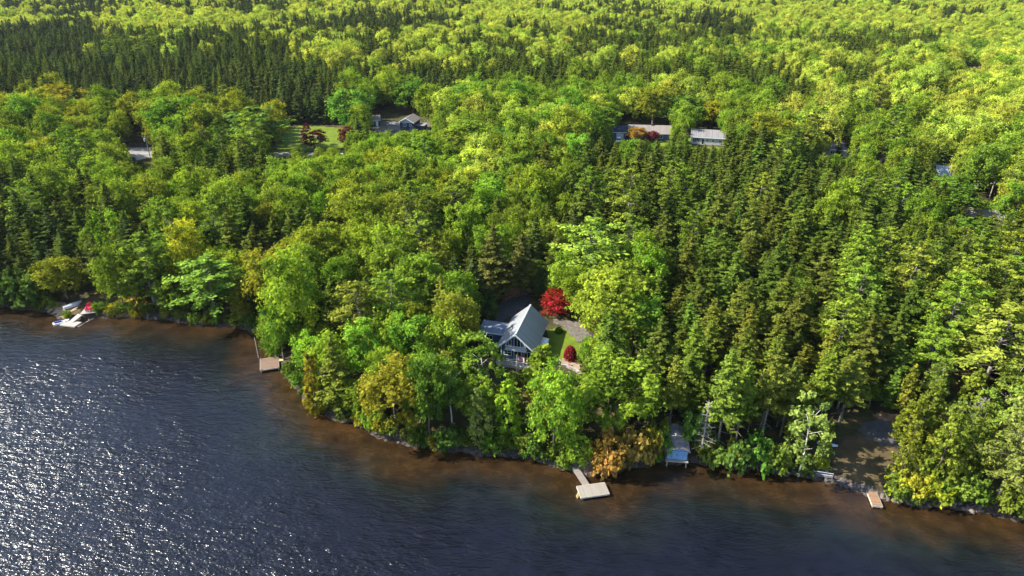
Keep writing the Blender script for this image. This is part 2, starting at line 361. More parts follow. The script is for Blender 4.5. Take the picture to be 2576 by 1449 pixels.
HEROES = [
 ('maple', OLV, 170, 752, 652, 112, 'small rounded olive maple leaning over the overturned rowboat'),
 ('maple', GRN, 318, 788, 618, 92, 'light green maple at the water edge beside the white landing dock'),
 ('pine', PIN, 392, 772, 588, 128, 'layered pine standing between the bright leaf covered bank and the lake'),
 ('pine', (0.085, 0.165, 0.02), 545, 806, 655, 140, 'bright low pine with flat branches hanging over the dark bay'),
 ('maple', (0.16, 0.185, 0.014), 492, 735, 562, 105, 'glowing yellow maple in the middle of the dark wood above the bay'),
 ('spruce', SPY, 612, 806, 690, 60, 'short yellow olive spruce at the inner corner of the bay'),
 ('maple', LIME, 752, 880, 640, 135, 'tall lime green maple reaching out over the brown swim dock'),
 ('maple', GRN, 715, 905, 768, 90, 'smaller green maple directly behind the brown swim dock'),
 ('cedar', (0.17, 0.15, 0.015), 798, 1040, 880, 62, 'golden olive cedar on the shore bend'),
 ('spruce', SPR, 858, 1040, 845, 84, 'dense olive spruce right beside the golden cedar'),
 ('maple', OLV, 1000, 1096, 918, 150, 'wide orange topped olive maple hanging over the brown shallows'),
 ('maple', DKG, 1082, 1108, 898, 112, 'dark glossy green maple beside the wide olive one on the shore'),
 ('birch', (0.10, 0.16, 0.02), 1137, 1072, 905, 74, 'birch with one long bare white stem near the shore'),
 ('birch', (0.12, 0.175, 0.02), 1212, 1010, 836, 112, 'tall loose birch hiding the left corner of the blue chalet deck'),
 ('cedar', PAL, 1207, 1118, 975, 70, 'thin pale conical cedar at the waterline below the chalet'),
 ('cedar', LIME, 1277, 1108, 935, 78, 'bright yellow green cedar straight below the flagpole'),
 ('cedar', (0.115, 0.165, 0.016), 1362, 988, 864, 118, 'plump bright cedar covering the right front corner of the chalet'),
 ('maple', (0.12, 0.205, 0.02), 1392, 1146, 925, 118, 'spiky bright green maple on the bank behind the red chair'),
 ('maple', (0.11, 0.195, 0.018), 1545, 1112, 912, 196, 'largest broad green maple on the bank, above the orange bush'),
 ('maple', (0.13, 0.175, 0.018), 1540, 875, 680, 196, 'huge rounded yellow olive maple to the right of the red maple'),
 ('maple', (0.08, 0.18, 0.02), 1592, 905, 752, 130, 'fresh green maple growing out of the huge yellow olive crown'),
 ('pine', (0.12, 0.175, 0.02), 1478, 745, 556, 142, 'old broad pine with long bare lower limbs behind the red maple'),
 ('spruce', (0.06, 0.07, 0.014), 1243, 758, 562, 96, 'tall shaggy dark spruce by the driveway behind the chalet'),
 ('spruce', (0.055, 0.065, 0.014), 1312, 742, 585, 82, 'dark spruce next to the driveway clearing, its twin on the right'),
 ('lanky', (0.101, 0.137, 0.016), 1682, 1078, 895, 72, 'thin topped spruce just behind the blue shore shed'),
 ('lanky', (0.094, 0.127, 0.016), 1622, 1030, 862, 62, 'yellowish lean spruce behind the broad bank maple'),
 ('lanky', (0.094, 0.127, 0.016), 1800, 1142, 878, 86, 'tall spruce on a long bare stem to the right of the blue shed'),
 ('lanky', (0.111, 0.151, 0.016), 1848, 1122, 905, 76, 'golden olive spruce with bare stem, second from the blue shed'),
 ('lanky', (0.088, 0.118, 0.016), 1912, 1118, 858, 80, 'bare stemmed spruce with leaning pale trunk before the poplar'),
 ('lanky', (0.080, 0.110, 0.016), 1962, 1098, 905, 60, 'narrow bare stemmed spruce just behind the pale shore birch'),
 ('birch', PAL, 2008, 1198, 996, 112, 'pale silvery green birch leaning over the water beside the shaded clearing'),
 ('cedar', (0.13, 0.17, 0.015), 2062, 1180, 1060, 46, 'low yellow green cedar squeezed between the pale birch and the shaded clearing'),
 ('lanky', (0.084, 0.113, 0.016), 2110, 1068, 885, 92, 'spruce with a straight pale trunk at the back of the shaded clearing'),
 ('pine', (0.13, 0.155, 0.02), 2464, 1000, 778, 170, 'tallest sunlit pine on the right shore with a leaning grey trunk'),
 ('cedar', (0.105, 0.13, 0.016), 2262, 1203, 1048, 62, 'young yellow green cedar with a bare foot beside the asphalt pad'),
 ('cedar', (0.09, 0.125, 0.015), 2345, 1222, 1008, 84, 'full yellow green cedar behind the yellow shoreline bushes'),
 ('cedar', (0.08, 0.118, 0.015), 2418, 1205, 1000, 80, 'pointed cedar beside the bare grey snag'),
 ('birch', PAL, 2545, 1200, 968, 130, 'pale grey green birch at the right edge of the photo'),
 ('pine', (0.08, 0.11, 0.02), 2505, 1262, 1075, 120, 'dark low pine overhanging the water at the far right bank'),
 ('maple', (0.12, 0.16, 0.018), 1150, 905, 738, 100, 'olive green maple with rusty patches left of the chalet wing'),
 ('spruce', SPR, 1118, 880, 690, 80, 'tall olive spruce behind the rusty olive maple by the chalet'),
 # beyond the road
 ('maple', (0.07, 0.16, 0.02), 890, 333, 228, 104, 'big rounded maple hiding the left wall of the navy garage'),
 ('maple', (0.09, 0.17, 0.018), 1040, 285, 205, 84, 'green maple behind the roof of the navy gabled house'),
 ('maple', (0.12, 0.19, 0.018), 1190, 415, 308, 128, 'bright rounded maple across the road from the navy gabled house'),
 ('maple', (0.09, 0.175, 0.018), 1262, 400, 322, 88, 'green maple touching the bright rounded one near the road'),
 ('maple', (0.09, 0.17, 0.018), 1165, 312, 214, 150, 'wide double crowned maple to the right of the navy gabled house'),
 ('maple', (0.09, 0.165, 0.016), 470, 372, 248, 150, 'wide many headed maple beside the utility pole and gravel road'),
 ('maple', YEL, 150, 305, 222, 130, 'broad golden maple in front of the dark spruce wall'),
 ('maple', OLV, 268, 318, 240, 92, 'olive gold maple to the right of the broad golden one'),
 ('maple', OLV, 362, 320, 252, 92, 'yellow green maple behind the gravel road patch'),
 ('maple', YEL, 592, 330, 246, 66, 'rusty yellow maple just left of the roadside lawn'),
 ('maple', (0.12, 0.18, 0.016), 235, 372, 292, 120, 'light green maple directly left of the gravel road patch'),
 ('maple', OLV, 130, 440, 358, 128, 'yellow green maple below the gravel road on the left'),
 ('pine', (0.06, 0.11, 0.016), 655, 402, 272, 130, 'dark green pine on the left edge of the roadside lawn'),
 ('maple', (0.06, 0.15, 0.02), 1712, 322, 243, 94, 'deep green maple between the two bungalows'),
 ('maple', YEL, 1786, 325, 254, 62, 'yellow maple behind the white bungalow'),
 ('maple', OLV, 1640, 318, 215, 78, 'olive maple behind the long grey roofed house'),
 ('maple', (0.09, 0.155, 0.016), 1495, 345, 262, 120, 'round green maple to the left of the long grey roofed house'),
 ('maple', (0.2, 0.125, 0.018), 1600, 356, 320, 48, 'orange turning maple in front of the long grey roofed house'),
 ('maple', (0.16, 0.022, 0.03), 1641, 356, 330, 30, 'small crimson maple before the porch of the long house'),
 ('maple', OLV, 1920, 392, 288, 130, 'yellow topped maple to the right of the white bungalow'),
 ('maple', (0.3, 0.16, 0.02), 1165, 470, 412, 60, 'orange maple in the middle of the green wood'),
 ('maple', (0.055, 0.016, 0.014), 792, 378, 325, 64, 'dark purple leaved maple at the front of the roadside lawn'),
 ('maple', (0.085, 0.018, 0.018), 882, 372, 319, 52, 'dark red maple at the right end of the roadside lawn'),
 ('maple', (0.13, 0.015, 0.025), 773, 336, 312, 19, 'small crimson tree at the back of the roadside lawn'),
 ('maple', (0.1, 0.17, 0.018), 1155, 505, 405, 78, 'tall yellow green maple rising beside the orange one'),
 ('maple', (0.11, 0.18, 0.016), 1262, 470, 392, 110, 'rounded light maple right of the orange one'),
 ('maple', (0.19, 0.012, 0.012), 2385, 418, 398, 22, 'small red tree behind the pale blue roof'),
 ('maple', (0.08, 0.16, 0.016), 2382, 525, 450, 148, 'smooth rounded green maple before the pale blue roof'),
 ('maple', (0.1, 0.16, 0.016), 2482, 478, 372, 150, 'wide maple standing behind the dark pickup'),
]
for hdef in HEROES: hero(*hdef)
# red garden trees of the chalet
RED = (0.27, 0.05, 0.02)
def red_tree():
    g = np.random.default_rng(31); R, H = 2.6, 4.6
    C = []; Nn = []; LB = []
    for i in range(24):                                     # flat layered sprays, as this tree grows
        z = 0.7+3.9*((i+0.5)/30)**0.8; w = R*math.sqrt(max(0.06, 1-(abs(z-1.7)/3.1)**2)); ph = i*2.4
        for q in range(3):
            c = np.array([w*(0.45+0.22*q)*math.cos(ph+0.35*q), w*(0.45+0.22*q)*math.sin(ph+.35*q), z-0.14*q])
            m = g.normal(size=(46, 3))*np.array([0.34, 0.34, 0.07]); C.append(c+m)
            Nn.append(np.array([0.3*math.cos(ph), .3*math.sin(ph), 0.9])+g.normal(0, 0.4, (46, 3))); LB.append(np.full(46, g.uniform(.0, .9)))
    return leaf_quads(np.concatenate(C), np.concatenate(Nn), 0.26, 0.7, g, np.concatenate(LB)), R, H
cr, R_, H_ = red_tree()
KINDNAME['redmaple'] = 'japanese_maple'; KINDWORD['redmaple'] = 'japanese maple'
add_proto('redmaple', cr, trunk_arrays(np.random.default_rng(3), 2.4, 0.12, limb_list(np.random.default_rng(3), 7, 0.8, 2.2, 1.6), bend=0.3), LEAF, BARK, R_, H_)
hero('redmaple', RED, 1397, 790, 722, 68, 'bright scarlet layered maple standing behind the blue chalet')
def ball_bush():
    g = np.random.default_rng(41); n = 2600
    m = g.normal(size=(n, 3)); m /= np.linalg.norm(m, axis=1, keepdims=True); m[:, 2] = np.abs(m[:, 2])*1.0-0.25*(g.random(n) < .3)
    c = m*np.array([1.0, 1.0, 1.45])*g.uniform(0.82, 1.02, (n, 1))+np.array([0, 0, 0.35])
    return leaf_quads(c, m+g.normal(0, .45, (n, 3)), 0.15, 0.7, g)
KINDNAME['ballbush'] = 'clipped_shrub'; KINDWORD['ballbush'] = 'clipped shrub'
add_proto('ballbush', ball_bush(), trunk_arrays(np.random.default_rng(5), 1.1, 0.06, bend=0.05), LEAF, BARK, 1.0, 1.8)
hero('ballbush', (0.21, 0.018, 0.018), 1434, 904, 869, 32, 'clipped dark red bush beside the stone edge of the lawn')
hero('ballbush', (0.06, 0.12, 0.016), 1406, 836, 822, 22, 'small round green bush at the corner of the lawn behind the chalet')
# shrubs along the bank
SHR = [(1500, 1172, 1120, 62, (0.27, 0.19, 0.025), 'golden orange bush nearest the walkway of the pale dock'), (1545, 1186, 1108, 90, (0.21, 0.15, 0.03), 'large orange bush bending over the dark water'),
 (1600, 1176, 1098, 84, (0.22, 0.165, 0.035), 'orange brown bush between the big orange one and the blue shed'), (1640, 1150, 1092, 58, (0.24, 0.24, 0.025), 'greenish orange bush close to the blue shed'),
 (1560, 1128, 1090, 64, (0.28, 0.24, 0.03), 'yellow orange bush high on the bank under the broad maple'), (1520, 1200, 1152, 60, (0.2, 0.13, 0.03), 'reddish orange bush trailing down to the water'),
 (1745, 1124, 1052, 62, (0.065, 0.13, 0.02), 'blue green bush against the right wall of the blue shed'), (1664, 1152, 1098, 54, (0.07, 0.14, 0.02), 'green bush at the front left corner of the blue shed'),
 (1792, 1166, 1122, 58, (0.07, 0.13, 0.02), 'low green bush under the bare stems right of the shed'), (1850, 1182, 1120, 76, (0.10, 0.155, 0.03), 'pale leaved bush at the water below the bare stems'),
 (1905, 1180, 1112, 70, (0.055, 0.13, 0.018), 'deep green bush left of the leaning pale birch'), (1948, 1188, 1130, 66, (0.09, 0.14, 0.02), 'green bush at the foot of the leaning pale birch'),
 (2250, 1240, 1206, 60, (0.2, 0.21, 0.018), 'bright yellow bush beside the short brown dock'), (2300, 1252, 1212, 60, (0.19, 0.2, 0.018), 'second bright yellow bush along the right bank'),
 (2360, 1262, 1218, 70, (0.12, 0.17, 0.014), 'yellow green bush behind the pale stones of the right bank'), (2420, 1262, 1216, 74, (0.10, 0.15, 0.02), 'green bush near the end of the pale stone bank'),
 (170, 801, 784, 22, (0.11, 0.17, 0.014), 'rounded grass green bush beside the gangway of the white landing dock'), (255, 786, 762, 32, (0.10, 0.165, 0.014), 'green bush just right of the crimson chairs'),
 (288, 794, 770, 36, (0.17, 0.17, 0.014), 'yellowish bush on the leafy bank right of the landing dock'), (345, 800, 778, 34, (0.15, 0.16, 0.014), 'low yellow green bush at the foot of the light green shore maple'),
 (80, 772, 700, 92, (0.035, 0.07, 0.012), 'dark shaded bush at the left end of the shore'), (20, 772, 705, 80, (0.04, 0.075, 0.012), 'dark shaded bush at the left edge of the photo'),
 (1415, 1165, 1120, 60, (0.07, 0.13, 0.016), 'green bush above the stony beach left of the pale dock'), (1338, 1150, 1112, 50, (0.06, 0.115, 0.016), 'dark green bush beside the grey shore deck'),
 (1130, 1128, 1080, 70, (0.05, 0.11, 0.018), 'dark green bush on the shaded shore below the white stemmed birch'), (1240, 1140, 1096, 56, (0.06, 0.12, 0.016), 'green bush at the waterline between the pale and bright cedars'),
 (940, 1078, 1020, 60, (0.09, 0.15, 0.016), 'green bush at the left foot of the wide olive maple'), (1195, 760, 700, 80, (0.045, 0.085, 0.018), 'dark evergreen bush left of the driveway behind the chalet'),
 (1225, 800, 752, 62, (0.045, 0.09, 0.02), 'dark evergreen bush behind the grey wing of the chalet')]
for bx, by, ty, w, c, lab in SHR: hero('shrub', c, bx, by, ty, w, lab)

# bare dead trees
def dead_mesh(seed, H):
    g = np.random.default_rng(seed); mb = MB(); tops = []
    mb.tube((0, 0, -.4), (0.1, 0.05, H*.6), 0.15, 0.09, 6); mb.tube((0.1, .05, H*.6), (0.25, 0.1, H), 0.09, 0.02, 6)
    br = MB()
    for i in range(46):
        z = H*(0.22+0.76*i/46); ph = i*2.4+g.uniform(-.4, .4); l = (1-(i/46))*1.9+0.35
        e = (l*math.cos(ph), l*math.sin(ph), z+l*g.uniform(-.25, .5)); br.tube((0.1*z/H, .05, z), e, 0.04, 0.012, 4)
        for q in range(3):
            s = g.uniform(.35, .9); b = np.array([e[0]*s, e[1]*s, z+(e[2]-z)*s]); br.tube(b, b+g.normal(0, .28, 3), 0.022, 0.008, 3)
    return mb, br
def dead(px, py, ty, label, seed):
    p = ground_at(px, py); lo, hi = 1, 30
    for _ in range(30):
        m = (lo+hi)/2
        if project(p[0], p[1], p[2]+m)[1] > ty: lo = m
        else: hi = m
    e = empty('dead_tree', p, seed*1.3, label, 'dead tree', 'bare dead trees by the lake'); a, b = dead_mesh(seed, lo)
    a.build('trunk', DEADWOOD, e, smooth=True); b.build('branch_crown', DEADWOOD, e)
    TREES.append(dict(o=e, x=p[0], y=p[1], r=1.0, h=lo, kind='dead', look='', hero=True))
for a in ((672, 745, 640, 'grey dead tree with tangled twigs in the dark gap left of the lime maple', 1), (690, 700, 628, 'brownish dead spruce just behind the grey dead tree', 2), (1762, 1150, 1005, 'bare dead tree with white twigs right of the blue shore shed', 3),
          (2432, 1112, 998, 'bare grey snag standing among the yellow green cedars', 4)): dead(*a)

# ------------------------------------------------------------------ forest fill
MAP = [
 (12, [(0, 'D6L3'), (500, 'D5L4'), (900, 'D3L6'), (1150, 'D2L7'), (1500, 'D2L7'), (2000, 'D2S2L5'), (2500, 'D2L7')]),
 (30, [(0, 'D6L3'), (400, 'D5L4'), (800, 'L6D3'), (1200, 'L8D1'), (1800, 'D2L8'), (2400, 'D2L8')]),
 (60, [(0, 'L8M1'), (400, 'L8'), (700, 'L5D4'), (1000, 'L4D4'), (1300, 'L8D1'), (1800, 'L6D3'), (2300, 'L7D2')]),
 (90, [(0, 'D6S2L1'), (500, 'S3D2L4'), (800, 'L8M1'), (1200, 'L7M2'), (1600, 'L4M3S3'), (2100, 'L5M3S2'), (2500, 'L6M3')]),
 (130, [(0, 'D7S3'), (500, 'D4S5P1'), (900, 'S5D2L3'), (1200, 'S6L3'), (1600, 'S4L3M2'), (2100, 'L4M2S3'), (2500, 'L6M2')]),
 (190, [(0, 'D5S5'), (500, 'D4S5'), (900, 'D4S5'), (1300, 'S9'), (1700, 'S8M1'), (2100, 'S6L3'), (2350, 'L4M2S3'), (2560, 'L6M3')]),
 (240, [(0, 'D6Y1'), (300, 'D7'), (700, 'D7'), (1000, 'M4D4'), (1300, 'M6L2'), (1600, 'M5L3'), (1900, 'S6M2'), (2200, 'L3M2S4'), (2500, 'L6M2')]),
 (300, [(0, 'M5Y3'), (300, 'Y5M3'), (600, 'Y3P2S2'), (900, 'M7'), (1300, 'M6L3'), (1700, 'M7'), (2100, 'M5L3P2'), (2500, 'L7Y1')]),
 (360, [(0, 'Y3M3S3'), (300, 'S3M4'), (600, 'S6P2'), (1000, 'M4P3S2'), (1250, 'L6M3'), (1450, 'S7'), (1850, 'S7'), (2200, 'S4P3M2'), (2500, 'L5M3')]),
 (430, [(0, 'Y1M1S6'), (250, 'S4M2P2'), (500, 'S7M2'), (800, 'M7P1'), (1100, 'M5Y3L1'), (1300, 'M7L2'), (1500, 'S9'), (1900, 'S8P1'), (2300, 'S6M2'), (2550, 'M5Y3')]),
 (510, [(0, 'S6D2P1'), (250, 'P4S3M2'), (500, 'M7'), (700, 'Y3M4S2'), (1000, 'M5Y3'), (1300, 'M6L2'), (1550, 'P3S5'), (1900, 'S8P1'), (2300, 'S5P3M1'), (2550, 'S4P4')]),
 (600, [(0, 'D6S3'), (220, 'D6S3'), (450, 'M3Y3P2'), (700, 'S4Y3M2'), (900, 'M5Y2'), (1100, 'P4M4'), (1300, 'S5D3'), (1500, 'S6P2'), (1800, 'S7M1P1'), (2100, 'S7P1'), (2400, 'S5P3')]),
 (700, [(0, 'D7S2'), (200, 'D5M2'), (500, 'M4S3Y1'), (800, 'M4S3Y1'), (1000, 'S4P3M2'), (1250, 'D7'), (1600, 'S5M2'), (1900, 'S7M1'), (2200, 'S5P3'), (2500, 'P4S4')]),
 (800, [(700, 'M5S2'), (950, 'P3M3S3'), (1150, 'M4Y2S2'), (1600, 'M5C2S2'), (1850, 'S6K2M1'), (2200, 'S5K2P2'), (2500, 'P4S4')]),
 (900, [(800, 'C3M4'), (1000, 'M4S3'), (1150, 'M4B2'), (1600, 'M3S4'), (1850, 'S4K4'), (2150, 'S4K2P2'), (2500, 'P4')]),
 (1000, [(800, 'C4M2'), (1000, 'M5'), (1250, 'C3M4B2'), (1500, 'M7'), (1800, 'K6S2'), (2050, 'K4B2'), (2400, 'C4S3'), (2560, 'B4P3')]),
 (1150, [(1100, 'M4C3'), (1500, 'M4'), (1800, 'K4M3'), (2050, 'B5M2'), (2400, 'C5S2'), (2560, 'B3C2')])]
CP = []
for yy, row in MAP:
    for xx, w in row:
        CP.append((xx, yy, {w[i]: int(w[i+1]) for i in range(0, len(w), 2)}))
CATS = 'MLYOSDKPBC'
CPX = np.array([c[0] for c in CP], float); CPY = np.array([c[1] for c in CP], float)
CPW = np.array([[c[2].get(k, 0) for k in CATS] for c in CP], float); CPW /= CPW.sum(1, keepdims=True)
def pick_look(px, py, patch):
    wy = 16+0.11*np.maximum(py, 0)
    d = ((px-CPX)/170)**2+((py-CPY)/wy)**2
    w = np.exp(-d*1.6)+1e-9; w /= w.sum()
    p = (w[:, None]*CPW).sum(0)
    conif = np.array([0, 0, 0, 0, 1, 1, 1, 1, 0, 0], bool)
    p = p**1.25*np.where(conif, math.exp(1.5*patch), math.exp(-1.5*patch)); p[3] = 0; p /= p.sum()
    return CATS[int(np.searchsorted(np.cumsum(p), RNG.random()*0.99999))]
# things the photo shows through gaps: (x0,y0,x1,y1, ground distance): no nearer crown may cover them
KEEP = [(1206, 766, 1395, 928, 112), (1250, 700, 1350, 790, 128), (1385, 812, 1442, 928, 110), (1414, 866, 1454, 915, 109), (1362, 720, 1432, 788, 123), (1448, 1165, 1535, 1258, 84), (1672, 1062, 1734, 1160, 85),
 (130, 742, 262, 828, 130), (262, 735, 345, 800, 128), (636, 845, 706, 938, 112), (2092, 1040, 2232, 1225, 92), (2188, 1212, 2222, 1280, 76), (2225, 1170, 2262, 1200, 80),
 (710, 320, 862, 372, 262), (930, 286, 1080, 330, 272), (1545, 314, 1685, 352, 262), (1735, 328, 1822, 366, 262), (318, 345, 380, 412, 240), (2072, 368, 2150, 385, 232),
 (2216, 380, 2240, 404, 225), (2366, 420, 2404, 448, 212), (2446, 458, 2538, 544, 190), (692, 378, 730, 388, 240), (2430, 158, 2475, 172, 560)]
CLEAR = [(1195, 715, 1350, 930), (1350, 765, 1455, 945), (1250, 700, 1350, 770), (130, 745, 350, 835), (2085, 1045, 2262, 1235), (700, 312, 862, 386), (925, 285, 1082, 345), (1540, 310, 1690, 370),
 (1730, 330, 1825, 378), (316, 345, 382, 415), (2072, 368, 2160, 390), (2366, 420, 2404, 452), (2446, 485, 2540, 545), (1455, 1120, 1500, 1200), (1668, 1085, 1738, 1165), (2432, 158, 2474, 172)]
ROAD_W = np.array([(-420, 262), (-260, 251), (-131.7, 238), (-70, 235), (4, 231.5), (60, 212), (132, 178), (220, 130)], float)
def road_dist(x, y):
    b = 1e9
    for a, c in zip(ROAD_W[:-1], ROAD_W[1:]):
        d = c-a; t = min(1, max(0, ((x-a[0])*d[0]+(y-a[1])*d[1])/(d@d))); b = min(b, math.hypot(x-a[0]-t*d[0], y-a[1]-t*d[1]))
    return b
def value_noise(x, y, s, seed):
    def hsh(i, j): return math.sin(i*127.1+j*311.7+seed*74.7)*43758.5453 % 1.0
    x /= s; y /= s; i = math.floor(x); j = math.floor(y); u = x-i; v = y-j; u = u*u*(3-2*u); v = v*v*(3-2*v)
    return (hsh(i, j)*(1-u)+hsh(i+1, j)*u)*(1-v)+(hsh(i, j+1)*(1-u)+hsh(i+1, j+1)*u)*v
SIZE = {'maple': (3.0, 5.6, 2.6), 'spruce': (2.6, 4.3, 3.9), 'lanky': (2.1, 2.8, 5.8), 'pine': (3.3, 4.6, 4.3), 'birch': (2.2, 3.2, 4.2), 'cedar': (1.8, 2.6, 4.2), 'shrub': (1.2, 2.2, 1.2)}
def rect_hit(x, y, z, r, h, kind, dist):
    zz = z+np.array([h, 0.28*h if kind not in ('cedar', 'shrub', 'spruce') else 0.12*h])
    px, py, k = project(np.array([x, x]), np.array([y, y]), zz)
    w = r*FPX/k[0]*0.82; x0, x1 = px[0]-w, px[0]+w; y0, y1 = py[0]+(2 if kind in ('maple', 'birch') else 4), py[1]
    for a, b, c, d, D in KEEP:
        if y < D-1 and x0 < c and x1 > a and y0 < d and y1 > b: return True
    return False
grid = {}
def g_add(x, y, r): grid.setdefault((int(x//5), int(y//5)), []).append((x, y, r))
def g_ok(x, y, r, f):
    i, j = int(x//5), int(y//5)
    for a in range(i-2, i+3):
        for b in range(j-2, j+3):
            for (u, v, s) in grid.get((a, b), ()):
                if (u-x)**2+(v-y)**2 < (f*(r+s))**2: return False
    return True
for t in TREES:
    if t['kind'] in ('shrub', 'ballbush'): g_add(t['x'], t['y'], t['r']*0.4)
    else: g_add(t['x'], t['y'], t['r'])
CAND = []
for yy in np.arange(64, 420, 1.9):
    for xx in np.arange(-(0.80*yy+34), 0.80*yy+34, 1.9): CAND.append((xx+RNG.uniform(-.95, .95), yy+RNG.uniform(-.95, .95)))
CAND = np.array(CAND); _sd = shore_sd(CAND[:, 0], CAND[:, 1]); CAND = CAND[_sd > 0.8]; _sd = _sd[_sd > 0.8]
_z = hgt(CAND[:, 0], CAND[:, 1]); PX, PY, PK = project(CAND[:, 0], CAND[:, 1], _z)
PMX, PMY, _ = project(CAND[:, 0], CAND[:, 1], _z+9)
FILL = []
order = RNG.permutation(len(CAND))
for a, b in zip(SHORE[2:-2], SHORE[3:-1]):
    n = max(1, int(np.hypot(*(b-a))/1.5))
    for q in range(n):
        m = a+(b-a)*(q+RNG.random())/n; x, y = m[0]+RNG.uniform(-.5, .5), m[1]+RNG.uniform(.3, 1.6); px, py, _k = project(x, y, 0.5)
        if not (-150 < px < 2700) or RNG.random() < .12: continue
        if 2085 < px < 2235 or 1425 < px < 1500: continue
        r = RNG.uniform(.9, 1.9); h = r*RNG.uniform(1.2, 2.0); zz = hg(x, y)
        if rect_hit(x, y, zz, r, h, 'shrub', y): r, h = .6, .7
        if rect_hit(x, y, zz, r, h, 'shrub', y): continue
        FILL.append((x, y, zz, r, h, 'shrub', 'M', jit((0.085, 0.135, 0.018) if RNG.random() < .75 else (0.15, 0.15, 0.02), RNG, .3)))
for big in (True, False):
    for i in order:
        x, y = CAND[i]; sd = _sd[i]; px, py = PX[i], PY[i]
        if any(a < px < c and b < py < d for a, b, c, d in CLEAR): continue
        if 60 < y < 300 and road_dist(x, y) < 4.2: continue
        patch = (value_noise(x, y, 16, 3)-0.5)*2.4
        look = pick_look(PMX[i], PMY[i], patch); kind, col, _w = LOOK[look]
        a, b, hr = SIZE[kind]; r = RNG.uniform(a, b)
        if kind == 'maple':
            if y > 230: r *= 1.12
            h = min(17.5, 4.5+r*RNG.uniform(1.75, 2.3))
        else: h = r*hr*RNG.uniform(0.78, 1.15)
        if kind == 'pine' and y < 140: h *= 0.9
        if sd < 5: h *= 0.75; r *= 0.9
        if not big:
            s = RNG.uniform(0.45, 0.7); r *= s; h *= s
            if sd < 4 and RNG.random() < .7: kind = 'shrub'; r = RNG.uniform(0.9, 1.6); h = r*RNG.uniform(1.0, 1.5)
        ov = 0.60 if kind == 'maple' else 0.68
        if not g_ok(x, y, r, ov if big else 0.62): continue
        z = _z[i]
        if rect_hit(x, y, z, r, h, kind, y):
            s = 0.5; r2, h2 = r*s, h*s
            if not rect_hit(x, y, z, r2, h2, kind, y) and RNG.random() < .8: r, h = r2, h2
            else:
                r, h = RNG.uniform(0.8, 1.3), RNG.uniform(1.0, 1.8); kind = 'shrub'
                if rect_hit(x, y, z, r, h, kind, y): continue
        g_add(x, y, r)
        FILL.append((x, y, z, r, h, kind, look, jit(col, RNG, 0.16)))
print('near trees', len(FILL))
# which of them are individuals: the 300 of a kind that show largest in the frame
byk = {}
for f in FILL:
    qx, qy, qk = project(f[0], f[1], f[2]+f[4]*0.7)
    inside = -60 < qx < 2636 and -40 < qy < 1480
    byk.setdefault(f[5], []).append((-(f[3]*f[4])/float(qk)**2 if inside else 1.0, f))
have = {}
for t in TREES: have[t['kind']] = have.get(t['kind'], 0)+1
REST = []
for kind, rows in byk.items():
    rows.sort(key=lambda q: q[0]); n = 300-have.get(kind, 0)
    for q, (s, f) in enumerate(rows):
        if q < n and s < 0: plant(f[5], f[0], f[1], f[2]-0.15, f[3], f[4], f[7], look=f[6])
        else: REST.append((f[0], f[1], f[2]-.15, f[3], f[4], f[5], f[6]))
# the far wood
yy = 420.0
while yy < 1330:
    st = 4.3 if yy < 650 else 5.0
    for xx in np.arange(-(0.78*yy+30), 0.78*yy+30, st):
        x = xx+RNG.uniform(-.5, .5)*st*.9; y = yy+RNG.uniform(-.5, .5)*st*.9; REST.append((x, y, None, 0, 0, None, None))
    yy += st
FX = np.array([f[0] for f in REST]); FY = np.array([f[1] for f in REST])
FZ = hgt(FX, FY); MX, MY, _ = project(FX, FY, FZ+9)
PROTOCAT = [(k, v) for k in LOOK for v in range(3 if LOOK[k][0] != 'lanky' else 2)]+[('shr', 0), ('shr', 1)]
pts = []; pidx = []; prot = []; pscl = []
for i, f in enumerate(REST):
    if f[5] is None:
        patch = (0.35 if f[1] < 560 else -0.35)+(value_noise(f[0], f[1]*.6, 55, 5)-0.5)*2.3+(value_noise(f[0], f[1], 15, 6)-0.5)*1.2
        look = pick_look(MX[i], MY[i], patch); kind = LOOK[look][0]; a, b, hr = SIZE[kind]; r = (RNG.uniform(a, b) if kind != 'maple' else 1.9+3.3*RNG.random()**1.5)*(1 if RNG.random() < .85 else .7)
        h = (4.5+r*RNG.uniform(1.6, 2.1)) if kind == 'maple' else r*hr*RNG.uniform(.75, 1.12)
        z = FZ[i]-.2
        if 2425 < MX[i] < 2480 and 160 < project(f[0], f[1], FZ[i])[1] < 174: continue
    else: _, _, z, r, h, kind, look = f
    if kind == 'shrub': pi = len(PROTOCAT)-1-(i % 2); key, var = 'shrub', i % 2
    else:
        cand = [q for q, (k, v) in enumerate(PROTOCAT) if k == look and LOOK[k][0] == kind]
        pi = cand[i % len(cand)]; key, var = kind, PROTOCAT[pi][1]
    _, _, _, R, H = PROTO[key][var]
    pts.append((f[0], f[1], z)); pidx.append(pi); prot.append(RNG.uniform(0, 6.28)); pscl.append((r/R, r/R, h/H))
    if f[5] is None and kind == 'spruce':      # conifer stands grow twice as close
        for _q in range(2):
            k_ = RNG.uniform(.7, 1.1); pts.append((f[0]+RNG.uniform(-3, 3), f[1]+RNG.uniform(-3, 3), z)); pidx.append(pi); prot.append(RNG.uniform(0, 6.28)); pscl.append((r/R*k_, r/R*k_, h/H*k_*1.05))
print('forest instances', len(pts))
fc = bpy.data.collections.new('forest_kinds'); FMAT = {}
